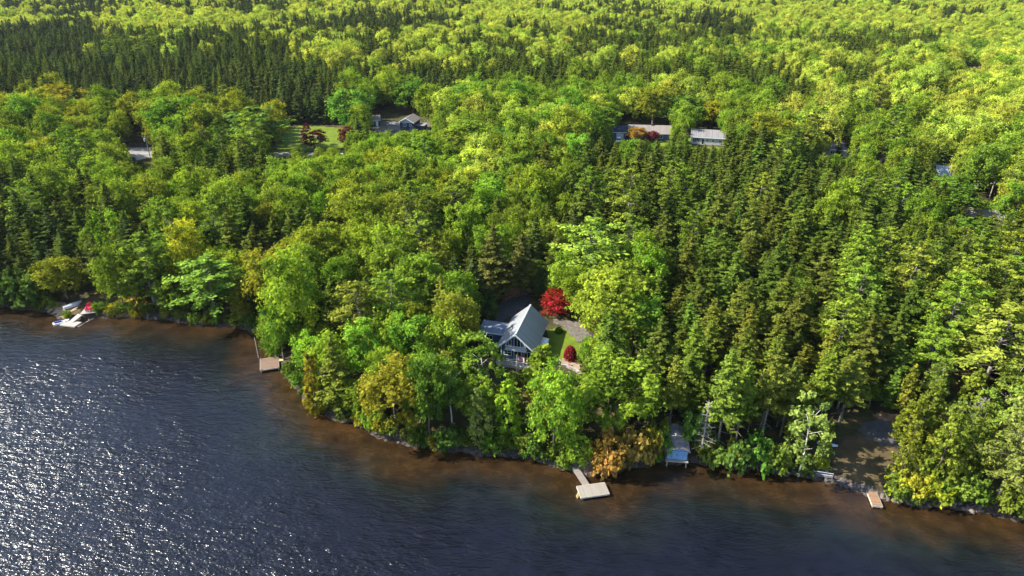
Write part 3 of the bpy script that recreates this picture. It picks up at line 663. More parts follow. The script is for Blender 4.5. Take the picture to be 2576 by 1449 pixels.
for q, (k, v) in enumerate(PROTOCAT):
    kind = 'shrub' if k == 'shr' else LOOK[k][0]; col = (0.08, 0.14, 0.018) if k == 'shr' else LOOK[k][1]
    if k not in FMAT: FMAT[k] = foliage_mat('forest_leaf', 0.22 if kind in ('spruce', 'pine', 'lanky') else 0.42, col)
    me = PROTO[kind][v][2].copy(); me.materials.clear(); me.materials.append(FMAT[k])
    o = bpy.data.objects.new('forest_kind_%02d' % q, me); fc.objects.link(o)
fm = bpy.data.meshes.new('forest'); fm.from_pydata(pts, [], [])
a = fm.attributes.new('idx', 'INT', 'POINT'); a.data.foreach_set('value', np.array(pidx, np.int32))
a = fm.attributes.new('rot', 'FLOAT_VECTOR', 'POINT'); a.data.foreach_set('vector', np.array([(random.gauss(0, .035), random.gauss(0, .035), r) for r in prot], np.float32).ravel())
a = fm.attributes.new('scl', 'FLOAT_VECTOR', 'POINT'); a.data.foreach_set('vector', np.array(pscl, np.float32).ravel())
fo = tag(link(bpy.data.objects.new('forest', fm)), 'unbroken mixed wood of spruce and maple running back to the horizon', 'forest', kind='stuff')
ng = bpy.data.node_groups.new('forest_scatter', 'GeometryNodeTree')
ng.interface.new_socket('Geometry', in_out='INPUT', socket_type='NodeSocketGeometry'); ng.interface.new_socket('Geometry', in_out='OUTPUT', socket_type='NodeSocketGeometry')
gi = ng.nodes.new('NodeGroupInput'); go = ng.nodes.new('NodeGroupOutput'); ip = ng.nodes.new('GeometryNodeInstanceOnPoints')
ci = ng.nodes.new('GeometryNodeCollectionInfo'); ci.inputs['Collection'].default_value = fc; ci.inputs['Separate Children'].default_value = True; ci.inputs['Reset Children'].default_value = True
def named(n, t):
    x = ng.nodes.new('GeometryNodeInputNamedAttribute'); x.data_type = t; x.inputs['Name'].default_value = n
    return x.outputs['Attribute']
e2r = ng.nodes.new('FunctionNodeEulerToRotation')
ng.links.new(named('rot', 'FLOAT_VECTOR'), e2r.inputs[0])
mp = ng.nodes.new('GeometryNodeMeshToPoints')
ng.links.new(gi.outputs[0], mp.inputs[0]); ng.links.new(mp.outputs[0], ip.inputs['Points']); ng.links.new(ci.outputs[0], ip.inputs['Instance'])
ip.inputs['Pick Instance'].default_value = True
ng.links.new(named('idx', 'INT'), ip.inputs['Instance Index']); ng.links.new(e2r.outputs[0], ip.inputs['Rotation']); ng.links.new(named('scl', 'FLOAT_VECTOR'), ip.inputs['Scale'])
ng.links.new(ip.outputs[0], go.inputs[0])
md = fo.modifiers.new('scatter', 'NODES'); md.node_group = ng
# ------------------------------------------------------------------ ground, water, roads
def grid_mesh(name, X, Y, Z, mat, attrs=None, keep=None):
    r, c = X.shape; v = np.stack([X, Y, Z], -1).reshape(-1, 3)
    i = np.arange(r*c).reshape(r, c); f = np.stack([i[:-1, :-1], i[:-1, 1:], i[1:, 1:], i[1:, :-1]], -1).reshape(-1, 4)
    if keep is not None: f = f[keep.reshape(-1)]
    me = np_mesh(name, v, f, [mat]); me.polygons.foreach_set('use_smooth', np.ones(len(f), bool))
    for k, val in (attrs or {}).items():
        a = me.attributes.new(k, 'FLOAT', 'POINT'); a.data.foreach_set('value', np.ascontiguousarray(val.reshape(-1), np.float32))
    return tag(link(bpy.data.objects.new(name, me)), kind='structure')
def ground_mat():
    m, nt, b = new_mat('forest_floor'); N = nt.nodes.new; L = nt.links.new
    b.inputs['Roughness'].default_value = 0.95; b.inputs['Specular IOR Level'].default_value = 0.1
    tc = N('ShaderNodeTexCoord'); at = N('ShaderNodeAttribute'); at.attribute_name = 'sd'
    n1 = N('ShaderNodeTexNoise'); n1.inputs['Scale'].default_value = 0.25; n1.inputs['Detail'].default_value = 8; n1.inputs['Roughness'].default_value = 0.7; L(tc.outputs['Object'], n1.inputs['Vector'])
    r = N('ShaderNodeValToRGB'); e = r.color_ramp.elements
    e[0].position = 0.35; e[0].color = (0.03, 0.022, 0.014, 1); e[1].position = 0.68; e[1].color = (0.13, 0.08, 0.035, 1)
    k = r.color_ramp.elements.new(0.52); k.color = (0.05, 0.05, 0.018, 1)
    L(n1.outputs['Fac'], r.inputs['Fac'])
    n2 = N('ShaderNodeTexNoise'); n2.inputs['Scale'].default_value = 2.2; n2.inputs['Detail'].default_value = 5; L(tc.outputs['Object'], n2.inputs['Vector'])
    r2 = N('ShaderNodeValToRGB'); r2.color_ramp.elements[0].position = .35; r2.color_ramp.elements[0].color = (0.022, 0.018, 0.015, 1); r2.color_ramp.elements[1].position = .75; r2.color_ramp.elements[1].color = (0.11, 0.085, 0.07, 1)
    L(n2.outputs['Fac'], r2.inputs['Fac'])
    mr = N('ShaderNodeMapRange'); mr.inputs['From Min'].default_value = 0.6; mr.inputs['From Max'].default_value = 2.2; L(at.outputs['Fac'], mr.inputs['Value'])
    mx = N('ShaderNodeMix'); mx.data_type = 'RGBA'; L(mr.outputs[0], mx.inputs[0]); L(r2.outputs['Color'], mx.inputs[6]); L(r.outputs['Color'], mx.inputs[7])
    L(mx.outputs[2], b.inputs['Base Color'])
    return m
ny, nx = 330, 330
tv = np.linspace(0, 1, ny); yv = 52+1750*(tv**2.3)+60*tv; uv = np.linspace(-1, 1, nx)
GX = (0.86*yv[:, None]+70)*uv[None, :]; GY = np.repeat(yv[:, None], nx, 1)
gsd = shore_sd(GX.ravel(), GY.ravel()).reshape(GX.shape); GZ = hgt(GX.ravel(), GY.ravel()).reshape(GX.shape)
grid_mesh('ground', GX, GY, GZ, ground_mat(), {'sd': gsd})
def water_mat():
    m, nt, b = new_mat('lake_water'); N = nt.nodes.new; L = nt.links.new
    tc = N('ShaderNodeTexCoord'); at = N('ShaderNodeAttribute'); at.attribute_name = 'depth'
    nz = N('ShaderNodeTexNoise'); nz.inputs['Scale'].default_value = 0.09; nz.inputs['Detail'].default_value = 4; L(tc.outputs['Object'], nz.inputs['Vector'])
    ad = N('ShaderNodeMath'); ad.operation = 'MULTIPLY_ADD'; L(nz.outputs['Fac'], ad.inputs[0]); ad.inputs[1].default_value = 14; L(at.outputs['Fac'], ad.inputs[2])
    mr = N('ShaderNodeMapRange'); mr.inputs['From Min'].default_value = 5; mr.inputs['From Max'].default_value = 23; L(ad.outputs[0], mr.inputs['Value'])
    r = N('ShaderNodeValToRGB'); e = r.color_ramp.elements
    e[0].position = 0.0; e[0].color = (0.038, 0.019, 0.006, 1); e[1].position = 1.0; e[1].color = (0.004, 0.004, 0.008, 1)
    k = r.color_ramp.elements.new(0.32); k.color = (0.025, 0.014, 0.006, 1); k = r.color_ramp.elements.new(0.62); k.color = (0.007, 0.009, 0.008, 1)
    bt = N('ShaderNodeTexNoise'); bt.inputs['Scale'].default_value = 0.33; bt.inputs['Detail'].default_value = 7; bt.inputs['Roughness'].default_value = .68; L(tc.outputs['Object'], bt.inputs['Vector'])
    bm_ = N('ShaderNodeMapRange'); bm_.inputs['From Min'].default_value = .36; bm_.inputs['From Max'].default_value = .62; bm_.inputs['To Min'].default_value = .45; bm_.inputs['To Max'].default_value = 1.15; L(bt.outputs['Fac'], bm_.inputs['Value'])
    vs_ = N('ShaderNodeVectorMath'); vs_.operation = 'SCALE'; L(mr.outputs[0], r.inputs['Fac']); L(r.outputs['Color'], vs_.inputs[0]); L(bm_.outputs[0], vs_.inputs['Scale']); L(vs_.outputs[0], b.inputs['Base Color'])
    b.inputs['Roughness'].default_value = WATER_ROUGH; b.inputs['IOR'].default_value = 1.40; b.inputs['Coat Weight'].default_value = 0.12; b.inputs['Coat Roughness'].default_value = 0.07; b.inputs['Coat IOR'].default_value = 1.33; b.inputs['Specular IOR Level'].default_value = 0.5
    # wind ripples: long crested noise in two directions plus fine chop
    def wave(rot, sx, sy, scale, detail):
        mp = N('ShaderNodeMapping'); mp.inputs['Rotation'].default_value = (0, 0, rad(rot)); mp.inputs['Scale'].default_value = (sx, sy, 1); L(tc.outputs['Object'], mp.inputs['Vector'])
        n = N('ShaderNodeTexNoise'); n.inputs['Scale'].default_value = scale; n.inputs['Detail'].default_value = detail; n.inputs['Roughness'].default_value = 0.55; n.inputs['Distortion'].default_value = 0.3
        L(mp.outputs[0], n.inputs['Vector']); return n.outputs['Fac']
    w1 = wave(28, 0.5, 1.1, 0.85, 3); w2 = wave(52, 0.55, 1.2, 2.6, 2); w3 = wave(0, 1, 1, 0.06, 2)
    s = N('ShaderNodeMath'); s.operation = 'MULTIPLY_ADD'; L(w2, s.inputs[0]); s.inputs[1].default_value = 0.42; L(w1, s.inputs[2])
    am = N('ShaderNodeMapRange'); am.inputs['From Min'].default_value = 0; am.inputs['From Max'].default_value = 34; am.inputs['To Min'].default_value = 0.30; am.inputs['To Max'].default_value = 1.0; L(at.outputs['Fac'], am.inputs['Value'])
    gu = N('ShaderNodeMapRange'); gu.inputs['From Min'].default_value = .3; gu.inputs['From Max'].default_value = .7; gu.inputs['To Min'].default_value = 0.6; gu.inputs['To Max'].default_value = 1.2; L(w3, gu.inputs['Value'])
    q = N('ShaderNodeMath'); q.operation = 'MULTIPLY'; L(am.outputs[0], q.inputs[0]); L(gu.outputs[0], q.inputs[1])
    h = N('ShaderNodeMath'); h.operation = 'MULTIPLY'; L(s.outputs[0], h.inputs[0]); L(q.outputs[0], h.inputs[1])
    bp = N('ShaderNodeBump'); bp.inputs['Strength'].default_value = 1.0; bp.inputs['Distance'].default_value = WATER_BUMP; L(h.outputs[0], bp.inputs['Height']); L(bp.outputs['Normal'], b.inputs['Normal']); L(bp.outputs['Normal'], b.inputs['Coat Normal'])
    return m
HAZE = 0.00003
WATER_ROUGH = 0.25; WATER_BUMP = 0.5
wx = np.concatenate([[-1500, -700, -400], np.linspace(-260, 160, 281), [260, 500, 1200]]); wy = np.concatenate([[-900, -300, -60], np.linspace(20, 200, 121), [330, 700]])
WX, WY = np.meshgrid(wx, wy); wsd = np.maximum(0, -shore_sd(WX.ravel(), WY.ravel())).reshape(WX.shape)
inside = shore_sd(WX.ravel(), WY.ravel()).reshape(WX.shape)
kp = (np.minimum.reduce([inside[:-1, :-1], inside[1:, :-1], inside[:-1, 1:], inside[1:, 1:]]) < 4)
grid_mesh('lake_water', WX, WY, np.zeros_like(WX), water_mat(), {'depth': wsd}, keep=kp)

def patch(name, poly_px, mat, lift=0.07, step=0.4, world=False):
    P = np.array(poly_px, float) if world else np.array([ground_at(a, b)[:2] for a, b in poly_px])
    x0, y0 = P.min(0)-1; x1, y1 = P.max(0)+1
    X, Y = np.meshgrid(np.arange(x0, x1+step, step), np.arange(y0, y1+step, step))
    cx = (X[:-1, :-1]+step/2); cy = (Y[:-1, :-1]+step/2)
    wob = 0.35*np.sin(cx*1.7+cy*.6)+0.3*np.sin(cy*2.3-cx)
    cxx = cx+wob*0.6; cyy = cy+wob*0.5; ins = np.zeros(cx.shape, bool); n = len(P)
    for a in range(n):
        p, q = P[a], P[(a+1) % n]
        cond = ((p[1] > cyy) != (q[1] > cyy)); den = (q[1]-p[1]) if abs(q[1]-p[1]) > 1e-9 else 1e-9
        ins ^= cond & (cxx < (q[0]-p[0])*(cyy-p[1])/den+p[0])
    Z = hgt(X.ravel(), Y.ravel()).reshape(X.shape)+lift
    return grid_mesh(name, X, Y, Z, mat, keep=ins)
LAWN = plain('lawn_grass', (0.13, 0.17, 0.014), 0.9, 0.2, 0.5, col2=(0.075, 0.115, 0.012), spec=0.1)
LAWN2 = plain('rough_grass', (0.095, 0.066, 0.034), 0.95, 0.3, 0.5, col2=(0.055, 0.044, 0.02), spec=0.1)
GRAVEL = plain('gravel', (0.15, 0.135, 0.115), 0.95, 0.3, 2.0, col2=(0.09, 0.075, 0.06), spec=0.1)
PALEGRAVEL = plain('pale_gravel', (0.36, 0.32, 0.28), 0.95, 0.15, 1.2, spec=0.1)
ASPH = plain('asphalt', (0.075, 0.07, 0.068), 0.9, 0.2, 1.2, spec=0.15)
SAND = plain('tan_sand', (0.34, 0.24, 0.15), 0.95, 0.25, 1.5, col2=(0.22, 0.15, 0.09), spec=0.1)
LEAFLITTER = plain('orange_leaves', (0.42, 0.22, 0.03), 0.95, 0.3, 1.4, col2=(0.2, 0.16, 0.02), spec=0.1)
NEEDLEBED = plain('needle_litter', (0.32, 0.19, 0.1), 0.95, 0.3, 0.8, col2=(0.14, 0.08, 0.04), spec=0.1)
patch('lawn', [(1380, 830), (1420, 822), (1452, 845), (1470, 885), (1462, 910), (1440, 905), (1385, 905), (1372, 870)], LAWN, 0.08)
patch('driveway', [(1385, 812), (1395, 800), (1470, 815), (1490, 850), (1455, 860), (1420, 824)], GRAVEL, 0.09)
patch('driveway_court', [(1262, 758), (1290, 738), (1345, 742), (1330, 760), (1300, 790), (1272, 805), (1240, 812)], ASPH, 0.08)
patch('forest_litter', [(1228, 742), (1250, 722), (1318, 716), (1345, 735), (1300, 748), (1262, 760)], NEEDLEBED, 0.10)
patch('stone_patio', [(1395, 905), (1462, 905), (1464, 930), (1440, 922), (1398, 918)], plain('patio_stone', (0.25, 0.18, 0.13), 0.9, 0.15, 2), 0.12, 0.25)
patch('shore_beach', [(112, 776), (140, 760), (200, 770), (188, 790), (160, 803), (140, 796)], SAND, 0.07, 0.3)
patch('shore_grass', [(165, 795), (188, 780), (262, 766), (300, 775), (300, 796), (215, 800)], LAWN2, 0.10, 0.3)
patch('leafy_bank', [(262, 775), (300, 752), (345, 745), (372, 760), (350, 790), (285, 796)], LEAFLITTER, 0.09, 0.3)
patch('shaded_meadow', [(2085, 1190), (2100, 1130), (2150, 1090), (2200, 1085), (2262, 1130), (2262, 1200), (2215, 1222), (2140, 1205)], LAWN2, 0.08)
patch('asphalt_pad', [(2160, 1085), (2180, 1060), (2265, 1055), (2270, 1125), (2215, 1122)], ASPH, 0.10)
patch('needle_bank', [(2190, 1052), (2215, 1036), (2280, 1052), (2268, 1066)], NEEDLEBED, 0.12)
patch('sunlit_bank', [(2235, 1190), (2290, 1190), (2440, 1205), (2440, 1225), (2260, 1215)], LEAFLITTER, 0.08)
patch('pebble_beach', [(2085, 1200), (2200, 1225), (2200, 1250), (2120, 1224)], plain('wet_pebbles', (0.065, 0.055, 0.05), 0.7, 0.5, 5), 0.06, 0.3)
patch('pebble_beach', [(1400, 1170), (1440, 1150), (1490, 1160), (1540, 1185), (1466, 1197)], plain('leafy_pebbles', (0.16, 0.11, 0.09), 0.85, 0.5, 5), 0.06, 0.3)
patch('roadside_lawn', [(690, 384), (706, 330), (760, 316), (860, 322), (880, 372), (760, 384)], LAWN, 0.08, 1.0)
patch('lawn_track', [(706, 346), (800, 343), (800, 346), (706, 349)], GRAVEL, 0.14, 0.8)
patch('far_lawn', [(1690, 372), (1700, 340), (1738, 340), (1740, 368), (1830, 372), (1828, 385)], LAWN, 0.08, 1.0)
patch('far_yard', [(925, 345), (960, 305), (1080, 308), (1090, 335)], GRAVEL, 0.08, 1.0)
patch('far_yard', [(1540, 368), (1545, 345), (1690, 345), (1690, 368)], LAWN, 0.08, 1.0)
patch('gravel_lot', [(314, 385), (320, 371), (380, 371), (384, 396), (362, 400), (342, 405)], PALEGRAVEL, 0.09, 0.8)
patch('far_driveway', [(2214, 408), (2220, 378), (2240, 378), (2242, 400)], PALEGRAVEL, 0.09, 0.8)
patch('far_yard', [(2440, 528), (2448, 505), (2540, 500), (2548, 530)], LAWN, 0.08, 0.8)
patch('sand_clearing', [(2428, 172), (2440, 160), (2470, 160), (2478, 170)], SAND, 0.2, 2.5)
# road: a strip following the terrain, with its gravel shoulders
def road():
    d = np.r_[0, np.cumsum(np.hypot(*np.diff(ROAD_W, axis=0).T))]; s = np.arange(0, d[-1], 2.0)
    cx = np.interp(s, d, ROAD_W[:, 0]); cy = np.interp(s, d, ROAD_W[:, 1])
    ker = np.ones(15)/15; cx = np.convolve(np.pad(cx, 7, 'edge'), ker, 'valid'); cy = np.convolve(np.pad(cy, 7, 'edge'), ker, 'valid')
    tx = np.gradient(cx); ty = np.gradient(cy); l = np.hypot(tx, ty); nx_, ny_ = -ty/l, tx/l
    for nm, mat, w0, w1, lift in (('road', plain('worn_asphalt', (0.2, 0.19, 0.185), 0.9, 0.12, 0.6), -3.0, 3.0, 0.13), ('road_verge', PALEGRAVEL, -4.2, 4.2, 0.09)):
        w = np.linspace(w0, w1, 5); X = cx[:, None]+nx_[:, None]*w; Y = cy[:, None]+ny_[:, None]*w
        Z = np.repeat(hgt(cx, cy)[:, None], 5, 1)+lift
        grid_mesh(nm, X, Y, Z, mat)
    for off in (-0.12, 0.12):
        w = np.array([off-.05, off+.05]); X = cx[:, None]+nx_[:, None]*w; Y = cy[:, None]+ny_[:, None]*w
        grid_mesh('road_marking', X, Y, np.repeat(hgt(cx, cy)[:, None], 2, 1)+0.14, plain('yellow_paint', (0.6, 0.42, 0.05), 0.8, 0.1, 1))
road()

# ------------------------------------------------------------------ the blue chalet
YAW = -rad(15)
ZF = 2.85
HX, HY = 0.6, 105.5
def facade_window(parent, x0, x1, z0, z1, y, t=0.09, bars=1, name='window', cross=0):
    f = MB(); e = 0.05
    f.box(x0, x1, y-e, y, z0, z0+t); f.box(x0, x1, y-e, y, z1-t, z1); f.box(x0, x0+t, y-e, y, z0+t, z1-t); f.box(x1-t, x1, y-e, y, z0+t, z1-t)
    for i in range(bars):
        c = x0+(x1-x0)*(i+1)/(bars+1); f.box(c-t*.35, c+t*.35, y-e*.9, y, z0+t, z1-t)
    for i in range(cross):
        c = z0+(z1-z0)*(i+1)/(cross+1); f.box(x0+t, x1-t, y-e*.8, y-e*.1, c-t*.35, c+t*.35)
    o = f.build(name, TRIM, parent); p = MB(); p.box(x0+t*.5, x1-t*.5, y-0.022, y+.01, z0+t*.5, z1-t*.5); p.build('pane', GLASS, o)
    return o
METALROOF = striped('metal_roof', (0.28, 0.295, 0.305), 'Y', 0.42, 0.09, 0.42, 0.16, 0.75)
METALROOF.node_tree.nodes['Principled BSDF'].inputs['Metallic'].default_value = 0.25
WINGROOF = plain('wing_roof', (0.13, 0.155, 0.2), 0.6, 0.15, 1.2)
def chalet():
    e = empty('chalet', (HX, HY, ZF), YAW, 'steep gabled navy blue chalet with pale metal roof and white balcony', 'house')
    W = 3.05; E = 2.65; RD = 5.95; y0, y1 = 1.0, 11.0
    m = MB(); zc = 2.55+W*0.0
    zt = RD-0.22
    m.prism([(-W, -2.2), (W, -2.2), (W, E+0.28), (0, zt), (-W, E+0.28)], y0, y1); m.build('wall', NAVY, e)
    for s, nm in ((-1, 'roof'), (1, 'roof')):
        r = MB(); ex = 3.62*s
        a = [(0, -0.05, RD), (ex, -0.05, E), (ex, 11.6, E), (0, 11.6, RD)]; n = Vector((s*(RD-E), 0, 3.62)).normalized()*0.11
        lo = a if s < 0 else [a[0], a[3], a[2], a[1]]
        lo = [a[0], a[1], a[2], a[3]]
        top = [tuple(Vector(p)+n) for p in lo]
        r.hexa(lo if s > 0 else [lo[3], lo[2], lo[1], lo[0]], top if s > 0 else [top[3], top[2], top[1], top[0]])
        ro = r.build('roof', METALROOF, e)
        if s < 0: tag(ro, 'sun bleached left roof slope crossed by tree shadows')
        tr = MB(); off = n*0.4
        tr.beam(Vector((0, -0.1, RD-.06))+off, Vector((ex, -0.1, E-.06))+off, 0.10, 0.26); tr.build('barge_board', TRIM, e)
    k = MB(); k.beam((0, -0.05, RD+.15), (0, 11.6, RD+.15), 0.32, 0.06); k.build('ridge_cap', plain('ridge_metal', (0.33, 0.35, 0.37), 0.5, 0.1, 2), e)
    c = MB(); c.tube((-1.6, 4.2, 4.2), (-1.6, 4.2, 5.2), .09, .09, 8); c.build('vent_pipe', DARKMETAL, e)
    # facade
    facade_window(e, -2.45, -0.95, 0.75, 2.0, y0, 0.1, 1, cross=1); facade_window(e, 1.35, 2.75, 0.7, 2.05, y0, 0.1, 1)
    d = MB(); d.box(-0.55, 1.0, y0-.06, y0, 0.0, 2.1); d.box(-0.1, 0, 0, 0, 0, 0) if False else None
    do = d.build('door', TRIM, e); g = MB(); g.box(-0.42, 0.17, y0-.085, y0-.061, 0.2, 1.98); g.box(0.28, 0.87, y0-.085, y0-.061, 0.2, 1.98); g.build('pane', GLASS, do)
    facade_window(e, -1.55, -1.0, 2.95, 4.15, y0, 0.1, 0); facade_window(e, -0.55, 0.75, 2.75, 4.75, y0, 0.1, 1); facade_window(e, 1.15, 1.65, 2.95, 4.05, y0, 0.1, 0)
    for x in (-3.0, 2.9):
        q = MB(); q.box(x, x+.12, y0-.05, y0, 0, 2.7); q.build('corner_board', TRIM, e)
    b = MB(); b.box(-1.95, 1.95, 0.05, y0, 2.42, 2.58); bo = b.build('balcony', TRIM, e)
    r = MB(); r.beam((-1.95, .06, 3.38), (1.95, .06, 3.38), .1, .09); r.beam((-1.95, .06, 2.7), (1.95, .06, 2.7), .07, .07)
    for i in range(19): x = -1.9+3.8*i/18; r.box(x-.035, x+.035, .03, .09, 2.58, 3.34)
    for x in (-1.9, 1.9): r.beam((x, .06, 3.38), (x, y0, 3.38), .08, .08); r.beam((x, .1, 2.45), (x*0.95, y0, 1.75), .1, .1); r.beam((x*.98, .08, 3.4), (x*.78, .3, 4.35), .09, .09)
    r.build('railing', TRIM, bo)
    # left wing with nearly flat grey roof
    w = MB(); w.box(-8.3, -W-.01, 5.5, 8.8, -1.6, 2.35); w.build('wing_wall', NAVY, e)
    w = MB(); w.hexa([(-8.75, 5.0, 2.36), (-3.05, 5.0, 2.36), (-3.05, 9.1, 2.62), (-8.75, 9.1, 2.62)], [(-8.75, 5.0, 2.52), (-3.05, 5.0, 2.52), (-3.05, 9.1, 2.78), (-8.75, 9.1, 2.78)]); w.build('wing_roof', WINGROOF, e)
    w = MB(); w.box(-8.8, -3.06, 4.93, 4.995, 2.3, 2.56); w.build('fascia', TRIM, e)
    facade_window(e, -7.3, -5.9, 0.6, 1.7, 5.5, 0.08, 1)
    # right porch with white roof
    p = MB(); p.box(W+.01, 4.55, 3.2, 6.6, -1.8, 1.7); p.build('porch_wall', NAVY, e)
    p = MB(); p.hexa([(3.4, 2.9, 2.0), (4.85, 2.9, 1.72), (4.85, 6.9, 1.72), (3.4, 6.9, 2.0)], [(3.4, 2.9, 2.12), (4.85, 2.9, 1.84), (4.85, 6.9, 1.84), (3.4, 6.9, 2.12)]); p.build('porch_roof', WHITE, e)
    for x in (4.7,):
        for y in (2.95, 6.75): q = MB(); q.box(x-.06, x+.06, y, y+.12, -1.8, 1.74); q.build('post', TRIM, e)
    # deck with railing
    DK = striped('deck_boards', (0.33, 0.26, 0.2), 'X', 0.14, 0.1, 0.8)
    k = MB(); k.box(-3.3, 3.9, -1.15, y0-.01, -0.16, 0.0); dk = k.build('deck', DK, e)
    k = MB(); k.box(-3.3, 3.9, -1.19, -1.155, -1.0, 0.02)
    k.build('deck_skirt', plain('skirt_boards', (0.42, 0.36, 0.31), .8, .15, 3), dk)
    k = MB(); k.beam((-3.28, -1.1, .95), (3.88, -1.1, .95), .1, .07); k.beam((-3.28, -1.1, .12), (3.88, -1.1, .12), .06, .06)
    for i in range(8): x = -3.25+7.1*i/7; k.box(x-.05, x+.05, -1.15, -1.05, 0, .98)
    for i in range(52): x = -3.2+7.0*i/51; k.box(x-.018, x+.018, -1.115, -1.085, .12, .92)
    k.build('railing', TRIM, dk)
    k = MB()
    for x in (-3.1, -1, 1.2, 3.6): k.box(x-.08, x+.08, -1.0, -.84, -2.6, -0.16)
    k.build('deck_post', POLEWOOD, dk)
    return e
CH = chalet()
def chl(x, y, z=0):
    v = Matrix.Rotation(YAW, 3, 'Z') @ Vector((x, y, z)); return (HX+v.x, HY+v.y, ZF+v.z)
# furniture on the deck
def deck_chair(loc, rz, label, mat, group=None, s=1.0, name='deck_chair'):
    e = empty(name, loc, rz, label, 'chair', group); e.scale = (s, s, s)
    b = MB()
    for i in range(5): b.hexa([(-.28+.115*i, .24, .36), (-.185+.115*i, .24, .36), (-.185+.115*i, .27, .36), (-.28+.115*i, .27, .36)], [(-.30+.125*i, .50, 1.0-.03*abs(i-2)), (-.19+.12*i, .50, 1.0-.03*abs(i-2)), (-.19+.12*i, .53, 1.0-.03*abs(i-2)), (-.30+.125*i, .53, 1.0-.03*abs(i-2))])
    b.build('backrest', mat, e)
    q = MB(); q.hexa([(-.28, -.32, .37), (.28, -.32, .37), (.28, .26, .28), (-.28, .26, .28)], [(-.28, -.32, .40), (.28, -.32, .40), (.28, .26, .31), (-.28, .26, .31)]); q.build('seat', mat, e)
    for sx in (-1, 1):
        a = MB(); a.box(min(sx*.29, sx*.43), max(sx*.29, sx*.43), -.4, .36, .56, .59); a.build('arm', mat, e)
        l = MB(); l.box(sx*.34-.04, sx*.34+.04, -.36, -.29, 0, .56); l.build('leg', mat, e)
        l = MB(); l.beam((sx*.31, -.3, .3), (sx*.31, .55, .02), .04, .1); l.build('leg', mat, e)
    return e
REDPAINT = plain('red_paint', (0.62, 0.022, 0.025), 0.5, 0.1, 2); CRIMSON = plain('crimson_paint', (0.55, 0.02, 0.07), 0.5, 0.1, 2)
p = ground_at(1480, 1146); deck_chair((p[0], p[1], p[2]+.02), rad(-20), 'red wooden armchair on the shore beside the orange bushes', REDPAINT, s=1.35, name='garden_armchair')
deck_chair(chl(-2.2, -.2, 0.01), YAW+rad(10), 'dark armchair at the shaded left end of the chalet deck', DARKMETAL)
deck_chair(chl(2.3, 0.0, 0.01), YAW-rad(15), 'dark armchair under the right window on the chalet deck', DARKMETAL)

# flagpole with flag
def flag():
    px, py = G(1299, 948, 2.6)[:2]; z0 = hg(px, py)
    top = 5.0
    e = empty('flagpole', (px, py, z0), 0, 'slim white flagpole in front of the blue chalet deck', 'flagpole')
    m = MB(); m.tube((0, 0, -.3), (0, 0, top), .055, .035, 8); m.build('pole', WHITE, e); m = MB(); m.tube((0, 0, top), (0, 0, top+.14), .07, .03, 8); m.build('finial', plain('brass', (.6, .45, .12), .35, .1, 2, metal=.8), e)
    w, h = 1.55, 0.95; nxs = 14
    def P(u, v):
        return (0.05+w*u*0.86, -0.14*math.sin(u*7)*u-0.2*u, top-.15-h*(1-v)-0.42*u*u)
    RS = plain('flag_red', (.6, .03, .05), .8, .05, 2); WS = plain('flag_white', (.75, .74, .74), .8, .05, 2); BS = plain('flag_blue', (.03, .05, .25), .8, .05, 2)
    f = MB()
    for s in range(13):
        for i in range(nxs):
            u0, u1 = i/nxs, (i+1)/nxs; v0, v1 = s/13, (s+1)/13
            mi = 2 if (u1 <= 6/14+1e-6 and s >= 6) else (0 if s % 2 == 0 else 1)
            f.poly([P(u0, v0), P(u1, v0), P(u1, v1), P(u0, v1)], mi)
    for r in range(5):
        for c in range(6):
            u, v = (c+.5)/6*6/14, (6+(r+.5)*7/5)/13; a = .012; b = .022
            for dy in (-.012, .012): f.poly([tuple(Vector(P(u-a, v-b))+Vector((0, dy, 0))), tuple(Vector(P(u+a, v-b))+Vector((0, dy, 0))), tuple(Vector(P(u+a, v+b))+Vector((0, dy, 0))), tuple(Vector(P(u-a, v+b))+Vector((0, dy, 0)))], 1)
    fo_ = f.build('flag', [RS, WS, BS], None); fo_.location = (px, py, z0); tag(fo_, 'red and white striped flag with blue corner drooping from its pole', 'flag')
flag()

